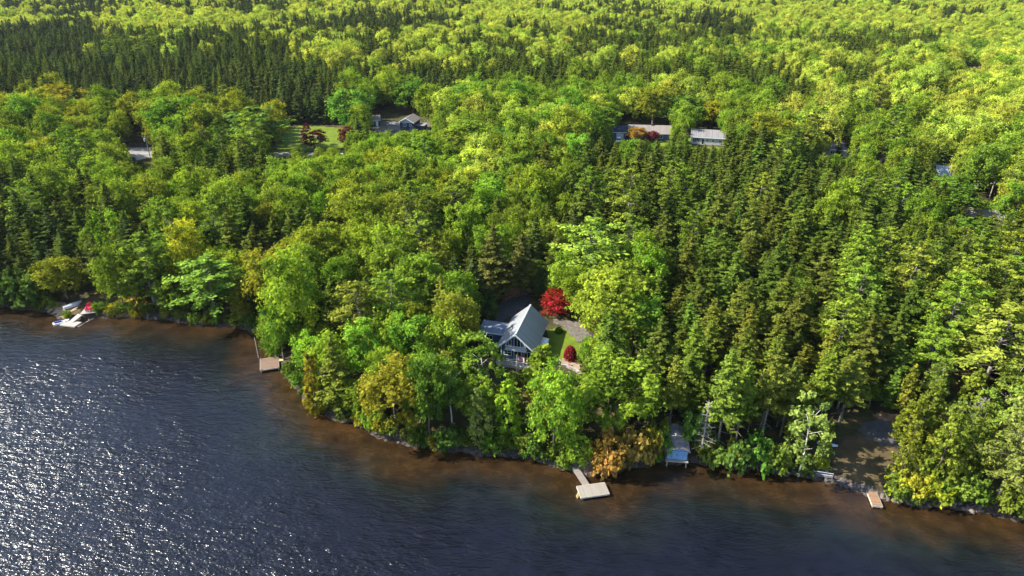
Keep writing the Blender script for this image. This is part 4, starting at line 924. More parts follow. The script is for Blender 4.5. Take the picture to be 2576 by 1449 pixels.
# ------------------------------------------------------------------ houses beyond the road
def gable_house(name, label, px, py, yaw, W, D, wall_h, rise, wallmat, roofmat, over=0.35, ridge='x', z_add=0.0, rear=0.0):
    """front wall centre at the pixel; ridge along x (eaves to the front) or y (gable to the front)"""
    p = ground_at(px, py); e = empty(name, (p[0], p[1], p[2]+z_add), yaw, label, 'house')
    m = MB()
    if ridge == 'y':
        m.prism([(-W/2, -1), (W/2, -1), (W/2, wall_h), (0, wall_h+rise*(W/2)/(W/2+over)), (-W/2, wall_h)], 0, D)
        m.build('wall', wallmat, e); hw = W/2+over; zr = wall_h+rise+.05; ze = wall_h-rise*over/(W/2)+.05
        for s in (-1, 1):
            r = MB(); lo = [(0, -over, zr), (s*hw, -over, ze), (s*hw, D+over, ze), (0, D+over, zr)]
            up_ = [(a, b, c+.14) for a, b, c in lo]
            if s < 0: lo.reverse(); up_.reverse()
            r.hexa(lo, up_); r.build('roof', roofmat, e)
            t = MB(); t.beam((0, -over-.04, zr+.02), (s*hw, -over-.04, ze+.02), .08, .24); t.build('barge_board', TRIM, e)
    else:
        i = len(m.v); m.v += [(x, y, z) for x in (-W/2, W/2) for y, z in ((0, -1), (D, -1), (D, wall_h), (D/2, wall_h+rise*.92), (0, wall_h))]
        m.f += [(i+4, i+3, i+2, i+1, i), (i+5, i+6, i+7, i+8, i+9)]+[(i+k, i+(k+1) % 5, i+5+(k+1) % 5, i+5+k) for k in range(5)]; m.m += [0]*7
        m.build('wall', wallmat, e); hd = D/2+over; zr = wall_h+rise; ze = wall_h-rise*over/(D/2)
        for s in (-1, 1):
            ye = D/2+s*hd; r = MB(); lo = [(-W/2-over, ye, ze), (W/2+over, ye, ze), (W/2+over, D/2, zr), (-W/2-over, D/2, zr)]
            up_ = [(a, b, c+.14) for a, b, c in lo]
            if s > 0: lo.reverse(); up_.reverse()
            r.hexa(lo, up_); r.build('roof', roofmat, e)
        t = MB(); t.box(-W/2-over, W/2+over, D/2-hd-.05, D/2-hd-.003, ze-.06, ze+.16); t.build('gutter', TRIM, e)
    return e
SHING = striped('grey_shingles', (0.19, 0.178, 0.18), 'X', 0.3, 0.05, 0.9, 0.3, 0.8); TANROOF = striped('tan_shingles', (0.2, 0.17, 0.148), 'X', 0.3, 0.05, 0.9, 0.25, 0.8)
WHITEWALL = striped('white_siding', (0.45, 0.45, 0.44), 'Z', 0.2, 0.1, 0.6, 0.05, 0.8); DARKNAVY = striped('dark_navy_siding', (0.03, 0.04, 0.075), 'Z', 0.2, 0.1, 0.6, 0.12, 0.7)
BLUEWALL = striped('blue_siding', (0.07, 0.1, 0.2), 'Z', 0.2, 0.1, 0.6, 0.1, 0.7)
# white bungalow
wb = gable_house('bungalow', 'low white bungalow with grey roof and screened porch', 1779, 364, rad(-14), 12.0, 7.5, 2.7, 1.9, WHITEWALL, SHING)
facade_window(wb, -5.4, -2.8, 0.7, 2.3, 0, .1, 3); facade_window(wb, -2.2, -1.2, 0.0, 2.15, 0, .1, 0, 'porch_door'); facade_window(wb, -0.6, 0.4, .9, 2.1, 0, .1, 1); facade_window(wb, 1.4, 2.4, .9, 2.1, 0, .1, 1); facade_window(wb, 3.9, 5.0, .9, 2.0, 0, .1, 1)
k = MB(); k.box(-5.8, -0.9, -1.4, -.004, -.3, -0.02); k.build('porch', WHITE, wb)
k = MB(); k.box(5.35, 5.85, 3.4, 3.9, 4.0, 5.1); k.build('chimney', STONE, wb)
# long grey roofed house with attached garage
lh = gable_house('bungalow', 'long grey roofed bungalow half hidden by an orange maple', 1634, 353, rad(-6), 15.5, 8.0, 2.7, 2.0, BLUEWALL, TANROOF)
for a, b in ((-5, -3.4), (-1.6, -.4), (0.6, 1.8), (3.0, 4.8)): facade_window(lh, a, b, .8, 2.2, 0, .1, 1)
d = MB(); d.box(2.1, 2.75, -.05, -.001, 0, 2.1); d.build('door', TRIM, lh)
k = MB(); k.box(0.5, 1.2, 3.6, 4.2, 4.2, 5.4); k.build('chimney', STONE, lh)
gr = gable_house('garage', 'dark blue garage with a big white door at the left of the long bungalow', 1558, 350, rad(-6), 5.0, 6.5, 2.7, 1.6, BLUEWALL, plain('dark_roof', (0.03, 0.035, 0.06), .8, .2, 2), ridge='x')
gr['category'] = 'garage'
d = MB(); d.box(-1.2, 1.5, -.06, -.001, 0, 2.25); d.build('garage_door', WHITE, gr)
# navy gabled two storey house with low wings, and its garage
nh = gable_house('gabled_house', 'navy blue gable fronted house with tan roof and white trimmed windows', 1024, 332, rad(-13), 5.6, 7.5, 3.9, 1.5, DARKNAVY, TANROOF, ridge='y', over=.55)
g_ = MB(); g_.poly([(-2.75, -.012, 3.6), (2.75, -.012, 3.6), (0, -.012, 5.05)]); g_.build('gable_panel', plain('grey_siding', (.45, .48, .5), .7, .08, 2), nh)
facade_window(nh, -1.5, -.1, 2.2, 3.3, 0, .1, 1); facade_window(nh, 1.1, 2.1, 2.25, 3.2, 0, .1, 1)
k = MB(); k.box(-8.6, -2.81, 1.2, 6.0, -1, 2.1); k.build('wing_wall', plain('tan_wall', (.36, .3, .26), .8, .12, 2), nh)
k = MB(); k.box(-8.9, -2.82, .8, 6.4, 2.1, 2.3); k.build('wing_roof', plain('tan_roofing', (.22, .19, .165), .8, .12, 2), nh)
k = MB(); k.box(2.81, 6.4, 2.2, 6.0, -1, 2.2); k.build('wing_wall', DARKNAVY, nh)
k = MB(); k.box(2.82, 6.7, 1.8, 6.4, 2.2, 2.4); k.build('wing_roof', plain('grey_roofing', (.18, .175, .175), .8, .12, 2), nh)
ng_ = gable_house('gabled_garage', 'small navy outbuilding with tan gable roof left of the navy gabled house', 943, 318, rad(14), 4.4, 4.6, 2.6, 1.3, DARKNAVY, TANROOF, ridge='x', over=.4)
ng_['category'] = 'outbuilding'
facade_window(ng_, -1.2, -.3, .9, 2.0, 0, .12, 0); d = MB(); d.box(.5, 1.5, -.06, -.001, 0, 2.05); d.build('door', TRIM, ng_)
# grey roof and pale blue roof showing between crowns
g2 = gable_house('bungalow', 'long low bungalow showing only its grey roof between the trees', 2118, 396, rad(-18), 13.0, 7.0, 2.6, 1.7, plain('tan_siding', (.35, .3, .25), .8, .1, 2), SHING)
facade_window(g2, -4, -2.6, .9, 2.1, 0, .1, 1); facade_window(g2, 1, 2.6, .9, 2.1, 0, .1, 1)
g3 = gable_house('cottage', 'cottage with pale blue white roof below the small red tree', 2386, 462, rad(-22), 7.5, 7.0, 2.5, 2.0, WHITEWALL, plain('pale_blue_roof', (.3, .34, .4), .6, .08, 2))
facade_window(g3, -2, -.8, .9, 2.1, 0, .1, 1); facade_window(g3, .9, 2.1, .9, 2.1, 0, .1, 1)

# utility poles
def utility_pole(px, py, ty, label, box=False):
    p = ground_at(px, py); lo, hi = 1, 20
    for _ in range(30):
        m = (lo+hi)/2
        if project(p[0], p[1], p[2]+m)[1] > ty: lo = m
        else: hi = m
    e = empty('utility_pole', p, rad(10), label, 'utility pole', 'utility poles along the road'); m = MB(); m.tube((0, 0, -.4), (0, 0, lo), .17, .11, 8); m.build('pole', POLEWOOD, e)
    m = MB(); m.box(-1.1, 1.1, -.07, .07, lo-.75, lo-.6); m.build('crossarm', POLEWOOD, e)
    for x in (-1, 0.95): m = MB(); m.tube((x, 0, lo-.6), (x, 0, lo-.35), .06, .05, 6); m.build('insulator', WHITE, e)
    if box: m = MB(); m.tube((-.42, 0, lo-2.1), (-.42, 0, lo-1.1), .28, .28, 10); m.build('transformer', plain('grey_steel', (.5, .52, .55), .5, .1, 2), e)
    return (p[0], p[1], p[2]+lo-.4)
U1 = utility_pole(378, 396, 340, 'utility pole with grey transformer can beside the gravel lot', True)
U2 = utility_pole(2482, 518, 456, 'leaning bare utility pole in front of the dark pickup')
U3 = utility_pole(1494, 372, 338, 'thin utility pole at the left of the long grey roofed bungalow')
# dark board fence behind the gravel lot
def fence():
    a = ground_at(316, 371); b = ground_at(372, 372)
    a[2] = b[2] = (a[2]+b[2])/2
    e = empty('board_fence', a, math.atan2(b[1]-a[1], b[0]-a[0]), 'low dark board fence along the back of the gravel lot', 'fence'); L = math.hypot(b[0]-a[0], b[1]-a[1])
    m = MB()
    for i in range(3): m.box(0, L, -.03, 0, .25+.42*i, .6+.42*i)
    m.build('board_panel', plain('dark_boards', (.06, .055, .05), .85, .2, 2), e)
    for i in range(5): m = MB(); m.box(L*i/4-.06, L*i/4+.06, .001, .12, -.5, 1.6); m.build('post', POLEWOOD, e)
fence()
# vehicles
def car(px, py, yaw, label, paint, pickup=False, cat='car'):
    p = ground_at(px, py); e = empty('parked_pickup' if pickup else 'parked_car', (p[0], p[1], p[2]+.1), yaw, label, cat)
    pm = plain('car_paint', paint, .3, .05, 1, spec=.5)
    L, W = (5.4, 1.95) if pickup else (4.4, 1.78)
    b = MB(); prof = [(-L/2, .42), (-L/2+.1, .9), (-L/2+1.25, 1.02), (L/2-.1, 1.0 if pickup else .98), (L/2, .5), (L/2-.15, .34), (-L/2+.15, .34)]
    n = len(prof); i0 = len(b.v)
    b.v += [(x, -W/2, z) for x, z in prof]+[(x, W/2, z) for x, z in prof]; b.f += [tuple(range(n)), tuple(range(2*n-1, n-1, -1))]+[(k, n+k, n+(k+1) % n, (k+1) % n) for k in range(n)]; b.m += [0]*(n+2)
    b.build('body', pm, e, bevel=.08)
    c0, c1 = (-.9, .9) if pickup else (-.95, L/2-.5)
    t = MB(); t.hexa([(c0-.35, -W/2+.08, 1.0), (c1+.3, -W/2+.08, 1.0), (c1+.3, W/2-.08, 1.0), (c0-.35, W/2-.08, 1.0)], [(c0+.35, -W/2+.25, 1.52), (c1-.05, -W/2+.25, 1.52), (c1-.05, W/2-.25, 1.52), (c0+.35, W/2-.25, 1.52)]); ca = t.build('cabin', GLASS, e, bevel=.04)
    t = MB(); t.box(c0+.4, c1-.08, -W/2+.27, W/2-.27, 1.525, 1.58); t.build('roof_panel', pm, ca, bevel=.03)
    for x in (-L/2+.85, L/2-.85):
        for s in (-1, 1):
            w = MB(); w.tube((x, s*(W/2-.22), .33), (x, s*(W/2+.015), .33), .34, .34, 16); wo = w.build('wheel', RUBBER, e); r = MB(); r.tube((x, s*(W/2+.016), .33), (x, s*(W/2+.026), .33), .2, .2, 12); r.build('rim', WHITE, wo)
    for s in (-1, 1): h = MB(); h.box(-L/2-.012, -L/2+.05, s*.62-.18, s*.62+.18, .68, .84); h.build('headlight', WHITE, e)
    if pickup: t = MB(); t.box(1.25, L/2-.12, -W/2+.12, W/2-.12, 1.02, 1.03); t.build('truck_bed', RUBBER, e)
    return e
car(326, 408, rad(8), 'dark blue car parked at the near edge of the gravel lot', (.03, .035, .12))
car(2510, 513, rad(62), 'black pickup parked on the grass by the leaning pole', (.012, .013, .016), True, 'pickup truck')
car(1556, 358, rad(75), 'white car parked in front of the white garage door', (.75, .76, .78))

# ------------------------------------------------------------------ docks and shore things
PALEBOARD = striped('pale_boards', (0.23, 0.205, 0.17), 'X', 0.15, 0.07, 0.85, 0.18, 0.6); BROWNBOARD = striped('brown_boards', (0.16, 0.105, 0.075), 'Y', 0.15, 0.08, 0.85, 0.3, 0.5)
def frame_from(p0, p1):
    return math.atan2(p1[1]-p0[1], p1[0]-p0[0])
def wooden_platform(parent, L, W, z, mat, t=0.14, name='platform'):
    m = MB(); m.box(0, L, 0, W, z-t, z); o = m.build(name, mat, parent)
    r = MB(); r.box(-.03, L+.03, -.05, -.001, z-.26, z-.01); r.box(-.03, L+.03, W+.001, W+.05, z-.26, z-.01); r.box(-.05, -.031+.03, 0, W, z-.26, z-.012); r.box(L+.001, L+.05, 0, W, z-.26, z-.012)
    r.build('edge_board', plain('edge_wood', (.4, .35, .3), .85, .2, 3), o); return o
# pale T shaped dock
a = G(1462, 1251.9, .55); b = G(1532.9, 1241.5, .55); c = G(1451.6, 1223.8, .55)
yaw = frame_from(a, b); e = empty('t_shaped_dock', (a[0], a[1], 0), yaw, 'pale board dock with a walkway ending in a wide platform', 'dock')
PL = math.hypot(*(b-a)[:2]); PW = 2.35
wooden_platform(e, PL, PW, .55, PALEBOARD)
m = MB(); m.hexa([(.95, PW+.06, .40), (2.0, PW+.06, .40), (0.75, PW+6.1, .95), (-.3, PW+6.1, .95)], [(.95, PW+.06, .54), (2.0, PW+.06, .54), (.75, PW+6.1, 1.09), (-.3, PW+6.1, 1.09)]); m.build('walkway', striped('grey_boards', (.2, .17, .145), 'Y', .15, .09, .85, .25, .5), e)
for x in (.3, PL-.3):
    for y in (.25, PW-.25): m = MB(); m.tube((x, y, -1.6), (x, y, .42), .09, .09, 8); m.build('pile', POLEWOOD, e)
m = MB()
for s in (0, .5): m.beam((-.1, .55+s, .75), (-.75, .42+s, -.7), .05, .05)
for i in range(5): t = .12+.18*i; m.beam((-.1-.65*t, .55-.13*t, .75-1.45*t), (-.1-.65*t, 1.05-.13*t, .75-1.45*t), .06, .03)
m.build('ladder', plain('yellow_wood', (.5, .4, .18), .8, .2, 3), e)
# brown swim dock in the bay
a = G(654.7, 931.8, .6); b = G(701.6, 924, .6); yaw = frame_from(a, b); L_ = math.hypot(*(b-a)[:2])
e = empty('swim_dock', (a[0], a[1], 0), yaw, 'square brown board dock standing in the bay beside a thin pole', 'dock')
wooden_platform(e, L_, 4.0, .65, BROWNBOARD)
for x in (.1, L_-.1):
    for y in (.1, 3.9): m = MB(); m.tube((x, y, -2), (x, y, .9 if x < 1 else .5), .08, .08, 8); m.build('pile', POLEWOOD, e)
m = MB(); m.box(L_+.06, L_+4.2, 2.2, 3.2, .48, .6); m.build('walkway', plain('yellow_boards', (.45, .36, .14), .85, .2, 3), e)
a2 = G(650, 899, .1); e = empty('mooring_pole', (a2[0], a2[1], 0), 0, 'thin tall white pole rising from the water beside the brown dock', 'pole')
m = MB(); m.tube((0, 0, -1.5), (0, 0, 4.6), .06, .05, 8); m.build('pole', WHITE, e); m = MB(); m.tube((0, 0, 4.6), (0, 0, 4.75), .08, .05, 8); m.build('cap', DARKMETAL, e)
# short brown dock on the right
a = G(2195, 1271, .5); b = G(2215, 1273.4, .5); yaw = frame_from(a, b)
e = empty('plank_dock', (a[0], a[1], 0), yaw, 'short narrow brown plank dock strewn with leaves', 'dock'); wooden_platform(e, 1.35, 4.6, .5, striped('leafy_planks', (.22, .13, .075), 'Y', .16, .08, .9, .4, .5))
for x in (.1, 1.25):
    for y in (.1, 2.4): m = MB(); m.tube((x, y, -1), (x, y, .34), .07, .07, 8); m.build('pile', POLEWOOD, e)
# white landing dock on the left
PB = striped('white_boards', (.30, .275, .25), 'Y', .15, .07, .85, .12, .65)
a = G(150, 817, .35); b = G(187, 821.5, .35); yaw = frame_from(a, b)
e = empty('landing_dock', (a[0], a[1], 0), yaw, 'white boarded dock with sloping gangway and raised deck on the left shore', 'dock'); L_ = math.hypot(*(b-a)[:2])
wooden_platform(e, L_, 1.9, .35, PB, name='float')
def loc_of(px, py, z):
    q = G(px, py, z)-np.array([a[0], a[1], 0]); cs, sn = math.cos(-yaw), math.sin(-yaw); return (q[0]*cs-q[1]*sn, q[0]*sn+q[1]*cs, z)
g0, g1, g2_, g3_ = loc_of(173, 809, .4), loc_of(183, 811, .4), loc_of(206, 793, 1.15), loc_of(196, 789, 1.15)
m = MB(); m.hexa([(x, y, z-.12) for x, y, z in (g0, g1, g2_, g3_)], [g0, g1, g2_, g3_]); m.build('gangway', PB, e)
d0, d1, d2_, d3_ = loc_of(200, 791, 1.2), loc_of(243, 785, 1.2), loc_of(239, 773, 1.2), loc_of(212, 777, 1.2)
m = MB(); m.hexa([(x, y, z-.14) for x, y, z in (d0, d1, d2_, d3_)], [d0, d1, d2_, d3_]); m.build('raised_deck', PB, e)
for q in (d0, d1, d2_, d3_): m = MB(); m.tube((q[0]*.97, q[1]+.05, -.8), (q[0]*.97, q[1]+.05, .9), .08, .08, 8); m.build('pile', POLEWOOD, e)
for i, (px, py, lab) in enumerate(((225, 782, 'crimson deck chair nearest the gangway on the white landing dock'), (232, 780, 'middle crimson deck chair on the white landing dock'), (237, 777, 'crimson deck chair at the inner end of the white landing dock'))):
    q = G(px, py, 1.21); deck_chair((q[0], q[1], 1.21), rad(20+30*i), lab, CRIMSON, 'crimson chairs on the landing dock', 1.5)
# small watercraft moored at the float
q = G(152, 812, .2); e = empty('watercraft', (q[0], q[1], .02), yaw+rad(48), 'small blue and white personal watercraft moored at the white landing dock', 'watercraft')
m = MB(); m.hexa([(-1.3, -.5, -.15), (.9, -.5, -.15), (.9, .5, -.15), (-1.3, .5, -.15)], [(-1.35, -.55, .4), (1.0, -.5, .4), (1.0, .5, .4), (-1.35, .55, .4)]); m.hexa([(.9, -.5, -.15), (1.5, -.1, .1), (1.5, .1, .1), (.9, .5, -.15)], [(1.0, -.5, .4), (1.75, -.08, .55), (1.75, .08, .55), (1.0, .5, .4)]); m.build('hull', WHITE, e, bevel=.05)
BLUE = plain('blue_vinyl', (.06, .07, .3), .5, .1, 2)
m = MB(); m.hexa([(-1.1, -.22, .405), (.3, -.22, .405), (.3, .22, .405), (-1.1, .22, .405)], [(-1.05, -.15, .72), (.25, -.15, .72), (.25, .15, .72), (-1.05, .15, .72)]); m.build('seat', BLUE, e, bevel=.04)
m = MB(); m.beam((.5, -.4, .95), (.5, .4, .95), .06, .06); m.beam((.55, 0, .4), (.5, 0, .95), .12, .12); m.build('handlebar', DARKMETAL, e)
# overturned rowboat
def hull(L, W, H, n=13, mcount=9):
    m = MB(); rows = []
    for i in range(n):
        u = i/(n-1); w = W/2*(1-abs(2*u-0.85)**3*0.75 if u > .42 else 1-.35*(1-u/.42)**2); w = max(w, .05); hh = H*(0.92+.08*u); x = (u-.5)*L; row = []
        for j in range(mcount):
            t = math.pi*j/(mcount-1); row.append((x, -w*math.cos(t), hh*min(1, math.sin(t)*1.25)))
        rows.append(row)
    for i in range(n-1):
        for j in range(mcount-1): m.poly([rows[i][j], rows[i+1][j], rows[i+1][j+1], rows[i][j+1]])
    m.poly(rows[0][::-1]); m.poly(rows[-1]); return m
p = ground_at(184, 770); e = empty('rowboat', (p[0], p[1], p[2]+.1), rad(52), 'pale grey aluminium rowboat lying upside down on the sand', 'boat')
ALU = plain('aluminium', (.55, .56, .58), .45, .12, 1.5, metal=.3)
hull(3.7, 1.4, .55).build('hull', ALU, e, smooth=True); m = MB(); m.beam((-1.8, 0, .54), (1.6, 0, .56), .06, .08); m.build('keel', ALU, e)
p = ground_at(2080, 1122); e = empty('kayak', (p[0], p[1], p[2]+.25), rad(-18), 'pale blue kayak lying in the shade at the edge of the clearing', 'kayak')
m = hull(3.0, .7, .32); m.build('hull', plain('pale_blue_plastic', (.5, .58, .72), .5, .1, 2), e, smooth=True); m = MB(); m.tube((-.25, 0, .3), (.35, 0, .3), .2, .2, 10); m.build('cockpit', RUBBER, e)
# driftwood log
q0 = G(196, 823, .05); q1 = G(236, 803, .05); e = empty('driftwood_log', (q0[0], q0[1], 0.05), frame_from(q0, q1), 'long pale driftwood log floating beside the white landing dock', 'log'); LL = math.hypot(*(q1-q0)[:2])
m = MB(); m.tube((0, 0, 0), (LL*.55, .12, .05), .13, .11, 8); m.tube((LL*.55, .12, .05), (LL, -.1, .3), .11, .05, 8); m.build('trunk', DEADWOOD, e, smooth=True); m = MB(); m.tube((LL*.7, 0, .1), (LL*.82, .6, .35), .05, .02, 5); m.tube((LL*.85, 0, .15), (LL*.93, -.45, .35), .04, .015, 5); m.build('root', DEADWOOD, e)
# blue shore shed on posts
a = G(1677, 1156, 1.15); b = G(1727.5, 1156, 1.15); W = math.hypot(*(b-a)[:2]); e = empty('shore_shed', ((a[0]+b[0])/2, a[1], 1.15), rad(-7), 'blue shed on posts at the waterline with a sun flecked roof', 'shed')
SB = plain('blue_paint', (.16, .3, .5), .55, .12, 1.5); SD = plain('sun_dappled_roof', (.3, .26, .25), .85, .35, 1.2, col2=(.14, .13, .13))  # sun dapples on the shed roof are blotched into its colour
m = MB(); m.prism([(-W/2, 0), (W/2, 0), (W/2, 1.72), (0, 2.2), (-W/2, 1.72)], 0, 5.4); m.build('wall', plain('dull_blue_boards', (.07, .11, .19), .7, .15, 2), e)
for s in (-1, 1):
    x0, x1 = (-W/2+.06, -.02) if s < 0 else (.02, W/2-.06); d = MB(); d.box(x0, x1, -.05, -.002, .12, 1.66); do = d.build('door', SB, e)
    h = MB(); h.box(s*.12-.02, s*.12+.02, -.1, -.051, .8, 1.0); h.build('handle', DARKMETAL, do)
    r = MB(); lo = [(0, -.3, 2.32), (s*(W/2+.32), -.3, 1.66), (s*(W/2+.32), 5.8, 1.66), (0, 5.8, 2.32)]; u_ = [(x, y, z+.09) for x, y, z in lo]
    if s < 0: lo.reverse(); u_.reverse()
    r.hexa(lo, u_); r.build('roof', SD, e)
g_ = MB(); g_.poly([(-W/2+.05, -.015, 1.72), (W/2-.05, -.015, 1.72), (0, -.015, 2.17)]); g_.build('gable', SB, e)
m = MB(); m.box(-W/2-.15, W/2+.15, -.5, 5.5, -.16, -.003); m.build('floor', POLEWOOD, e)
for x in (-W/2+.1, W/2-.1):
    for y in (-.3, 2, 4.8): m = MB(); m.tube((x, y, -2.0), (x, y, -.16), .1, .1, 8); m.build('pile', POLEWOOD, e)
# grey shore deck and the railed steps in the shade
p = ground_at(1322, 1122); e = empty('shore_deck', (p[0], p[1], p[2]+.1), rad(-18), 'small weathered grey deck with low back rail under the trees', 'deck')
GW = striped('weathered_boards', (.34, .33, .32), 'X', .15, .09, .85, .2, .5)
m = MB(); m.box(-1.5, 1.5, -.8, .8, .2, .32); m.build('platform', GW, e); m = MB(); m.box(-1.5, 1.5, .802, .86, .2, .95); m.box(-1.56, -1.502, -.8, .8, .2, .95); m.build('back_rail', GW, e)
for x in (-1.4, 1.4): m = MB(); m.box(x-.06, x+.06, -.75, -.63, -.9, .2); m.build('post', GW, e)
p = ground_at(2067, 1193); e = empty('railed_landing', (p[0], p[1], p[2]), rad(-14), 'dark wooden landing with two low rails in the shade of the pale birch', 'landing')
DW = plain('dark_wood', (.17, .16, .17), .85, .2, 3)
m = MB(); m.box(-1.4, 1.4, -.7, .7, .12, .22); m.build('platform', DW, e)
for y in (-.68, .68): m = MB(); m.beam((-1.4, y, .95), (1.4, y, .95), .07, .07); m.beam((-1.4, y, .55), (1.4, y, .55), .06, .06); m.build('rail', plain('pale_grey_wood', (.4, .4, .42), .8, .15, 3), e)
for x in (-1.35, 1.35):
    for y in (-.68, .68): m = MB(); m.box(x-.05, x+.05, y-.05, y+.05, -.6, .92); m.build('post', DW, e)
p = ground_at(2241, 1194); deck_chair((p[0], p[1], p[2]+.03), rad(25), 'pale grey armchair on the sunlit bank beside the young cedar', plain('pale_grey_paint', (.55, .55, .55), .6, .1, 2), s=1.15, name='garden_armchair')
# stone edging of the lawn
m = MB(); q = [ground_at(a, b) for a, b in ((1398, 921), (1425, 924), (1450, 934), (1463, 945))]
for s_, t_ in zip(q[:-1], q[1:]): m.beam((s_[0], s_[1], s_[2]+.15), (t_[0], t_[1], t_[2]+.15), .35, .8)
tag(m.build('retaining_wall', plain('pale_stone', (.3, .26, .235), .9, .2, 2.5, bump=.3), None), 'low pale stone wall below the dark red bush', 'wall')

# ------------------------------------------------------------------ shore rocks
ROCKS = []
for s in range(5):
    g = np.random.default_rng(900+s); bm = __import__('bmesh').new(); __import__('bmesh').ops.create_icosphere(bm, subdivisions=2, radius=1)
    off = g.uniform(0, 9, 3)
    for v in bm.verts:
        k = 1+0.22*math.sin(v.co.x*2.3+off[0])+0.2*math.sin(v.co.y*2.9+off[1])+0.16*math.sin(v.co.z*3.7+v.co.x*2+off[2]); v.co *= k; v.co.z *= .62
    me = bpy.data.meshes.new('rock'); bm.to_mesh(me); bm.free(); me.materials.append(STONE); ROCKS.append(me)
PINK = plain('pale_pink_stone', (.14, .108, .09), .9, .3, 2.5)
ROCKP = []
for me in ROCKS[:3]: m2 = me.copy(); m2.materials.clear(); m2.materials.append(PINK); ROCKP.append(m2)
def rock(px, py, s, pale, dz, label, grp):
    p = ground_at(px, py); o = bpy.data.objects.new('shore_rock', random.choice(ROCKP if pale else ROCKS)); link(o)
    o.location = (p[0], p[1], max(p[2], -.1)+dz*s); o.rotation_euler = (random.uniform(-.3, .3), random.uniform(-.3, .3), random.uniform(0, 6.3)); o.scale = (s*random.uniform(.8, 1.4), s*random.uniform(.8, 1.2), s)
    tag(o, label, 'rock', grp)
for i in range(70):
    px = random.uniform(2205, 2480); rock(px, np.interp(px, _sx, _sy)-random.uniform(1, 16), random.uniform(.15, .4), True, .1, 'pale pinkish stone on the sunlit shore right of the plank dock', 'pale stones on the sunlit shore')
for i in range(60):
    px = random.uniform(820, 1660); rock(px, np.interp(px, _sx, _sy)-random.uniform(-2, 14), random.uniform(.12, .34), False, .05, 'grey stone at the shaded waterline below the chalet wood', 'grey stones on the shaded shore')
for i in range(35):
    px = random.uniform(255, 520); rock(px, np.interp(px, _sx, _sy)-random.uniform(-3, 8), random.uniform(.2, .5), i % 3 == 0, .05, 'dark stone at the waterline right of the white landing dock', 'stones on the left shore')
for i in range(45):
    px = random.uniform(1740, 2190); rock(px, np.interp(px, _sx, _sy)-random.uniform(-1, 12), random.uniform(.15, .4), False, .05, 'grey stone at the waterline between the blue shed and the plank dock', 'grey stones by the shaded clearing')

# ------------------------------------------------------------------ labels of the individual trees
LM = [('the blue chalet', 2, 111), ('the scarlet maple', 9, 124), ('the pale dock', 12, 78), ('the blue shore shed', 25, 84), ('the brown swim dock', -46, 109), ('the landing dock', -90, 127),
      ('the shaded clearing', 50, 84), ('the plank dock', 52, 74), ('the white bungalow', 74, 258), ('the long bungalow', 53, 262), ('the navy house', -41, 268), ('the gravel lot', -131, 237),
      ('the roadside lawn', -75, 252), ('the black pickup', 136, 187), ('the old broad pine', *[(t['x'], t['y']) for t in TREES if t['o'].get('label', '').startswith('old broad pine')][0]),
      ('the golden cedar', *[(t['x'], t['y']) for t in TREES if t['o'].get('label', '').startswith('golden olive cedar')][0]), ('the glowing yellow maple', *[(t['x'], t['y']) for t in TREES if t['o'].get('label', '').startswith('glowing')][0]),
      ('the orange maple', *[(t['x'], t['y']) for t in TREES if t['o'].get('label', '').startswith('orange maple in the middle')][0]), ('the pale blue roof', *ground_at(2386, 455)[:2]), ('the grey roof', *ground_at(2118, 390)[:2]),
      ('the tallest sunlit pine', *[(t['x'], t['y']) for t in TREES if t['o'].get('label', '').startswith('tallest sunlit')][0]), ('the lawn pine', *[(t['x'], t['y']) for t in TREES if t['o'].get('label', '').startswith('dark green pine on the left edge')][0]),
      ('the broad golden maple', *[(t['x'], t['y']) for t in TREES if t['o'].get('label', '').startswith('broad golden')][0]), ('the rounded garage maple', *[(t['x'], t['y']) for t in TREES if t['o'].get('label', '').startswith('big rounded maple')][0])]
ORD = 'first second third fourth fifth sixth seventh eighth ninth tenth eleventh twelfth thirteenth fourteenth fifteenth sixteenth seventeenth eighteenth nineteenth twentieth'.split()
byl = {}
for t in TREES:
    if t['hero']: continue
    d = [math.hypot(t['x']-a, t['y']-b) for _, a, b in LM]; i = int(np.argmin(d)); dx, dy = t['x']-LM[i][1], t['y']-LM[i][2]
    side = ('right' if dx > 0 else 'left') if abs(dx) > abs(dy) else ('far' if dy > 0 else 'lake')
    word = LOOK[t['look']][2] if t['kind'] != 'shrub' else 'low green'
    w_ = 0; size = 'tall' if t['h'] > 14 else ('small' if t['h'] < 8 else 'middling')
    if t['kind'] in ('shrub', 'lanky'): size = ''
    byl.setdefault((i, side, word, size, t['kind']), []).append((d[i], t))
for (i, side, word, size, kind), rows in byl.items():
    rows.sort(key=lambda q: q[0])
    for n, (d, t) in enumerate(rows):
        w = word.replace('thin topped olive', 'olive'); o = ORD[n] if n < 20 else ORD[19]
        t['o']['label'] = ' '.join(f"{size} {w} {KINDWORD[kind]}, {o} out on the {side} side of {LM[i][0]}".split())
        t['o']['group'] = KINDWORD[kind]+'s in the lakeside wood'
        if n >= 20: t['o']['label'] = ' '.join(f"{size} {w} {KINDWORD[kind]} deep on the {side} side of {LM[i][0]}".split())
for t in TREES:
    if t['hero'] and 'group' not in t['o']: t['o']['group'] = 'trees and bushes standing out on the shore and roadside'

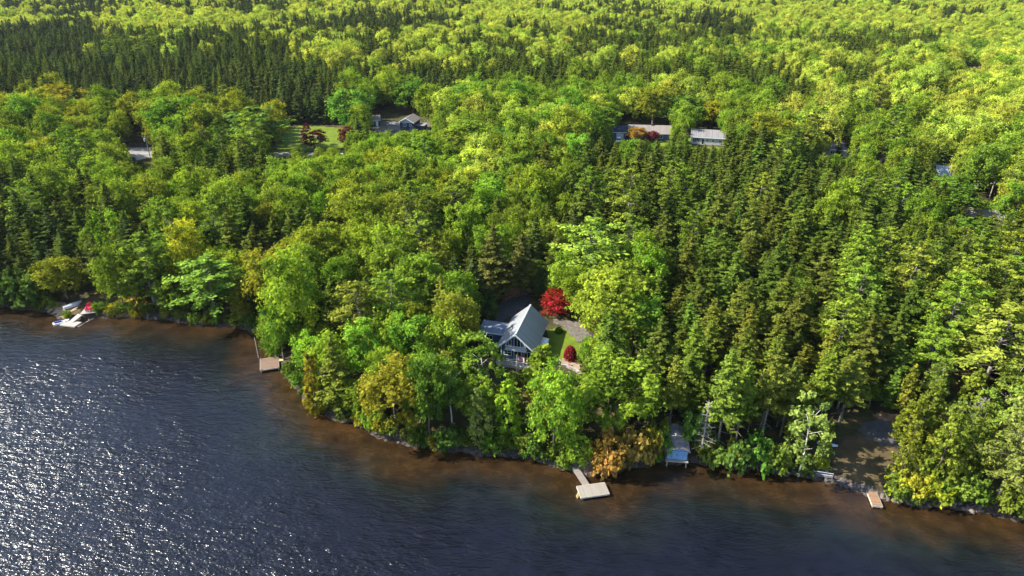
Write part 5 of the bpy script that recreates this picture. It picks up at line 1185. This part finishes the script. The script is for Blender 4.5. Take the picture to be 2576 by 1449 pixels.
# ------------------------------------------------------------------ thin summer haze over the far wood
hz = MB(); hz.box(-1700, 1700, -900, 2300, -6, 96)
hm = bpy.data.materials.new('haze'); hm.use_nodes = True; hn = hm.node_tree; hn.nodes.remove(hn.nodes['Principled BSDF'])
pv = hn.nodes.new('ShaderNodeVolumePrincipled'); pv.inputs['Color'].default_value = (0.8, 0.88, 1.0, 1); pv.inputs['Density'].default_value = HAZE; pv.inputs['Anisotropy'].default_value = 0.2
hn.links.new(pv.outputs[0], hn.nodes['Material Output'].inputs['Volume'])
if HAZE: tag(hz.build('haze', hm), kind='stuff')

# ------------------------------------------------------------------ light, sky, camera
SUN_AZ = rad(88)      # to the left of the view direction
SUN_EL = rad(40)
sd = Vector((-math.sin(SUN_AZ)*math.cos(SUN_EL), math.cos(SUN_AZ)*math.cos(SUN_EL), math.sin(SUN_EL)))
sun = bpy.data.lights.new('sun', 'SUN'); sun.energy = 5.0; sun.angle = rad(0.53); sun.color = (1.0, 0.95, 0.84)
so = link(bpy.data.objects.new('sun', sun)); so.rotation_euler = (-sd).to_track_quat('-Z', 'Y').to_euler(); so.location = (0, 0, 200)
w = bpy.data.worlds.new('World'); SC.world = w; w.use_nodes = True; nt = w.node_tree
sky = nt.nodes.new('ShaderNodeTexSky'); sky.sky_type = 'NISHITA'; sky.sun_disc = False; sky.sun_elevation = SUN_EL; sky.sun_rotation = -SUN_AZ
sky.dust_density = 0.6; sky.ozone_density = 1.5
nt.links.new(sky.outputs[0], nt.nodes['Background'].inputs[0]); nt.nodes['Background'].inputs[1].default_value = 0.125
cam = bpy.data.cameras.new('camera'); cam.sensor_width = 36; cam.lens = 18/math.tan(rad(36.87)); cam.clip_end = 6000; cam.clip_start = 0.5
co = link(bpy.data.objects.new('camera', cam)); co.location = (0, 0, CAMH); co.rotation_euler = (rad(90)-PITCH, 0, 0); SC.camera = co
vs = SC.view_settings; SC.display_settings.display_device = 'sRGB'; vs.view_transform = 'Standard'; vs.look = 'None'; vs.exposure = 1.45; vs.gamma = 1
SC.cycles.max_bounces = 5; SC.cycles.diffuse_bounces = 3; SC.cycles.glossy_bounces = 2; SC.cycles.transmission_bounces = 3; SC.cycles.transparent_max_bounces = 4
SC.cycles.use_denoising = True; SC.cycles.denoiser = "OPENIMAGEDENOISE"; SC.cycles.denoising_input_passes = "RGB_ALBEDO_NORMAL"; SC.cycles.denoising_prefilter = "ACCURATE"
SC.cycles.caustics_reflective = False; SC.cycles.caustics_refractive = False
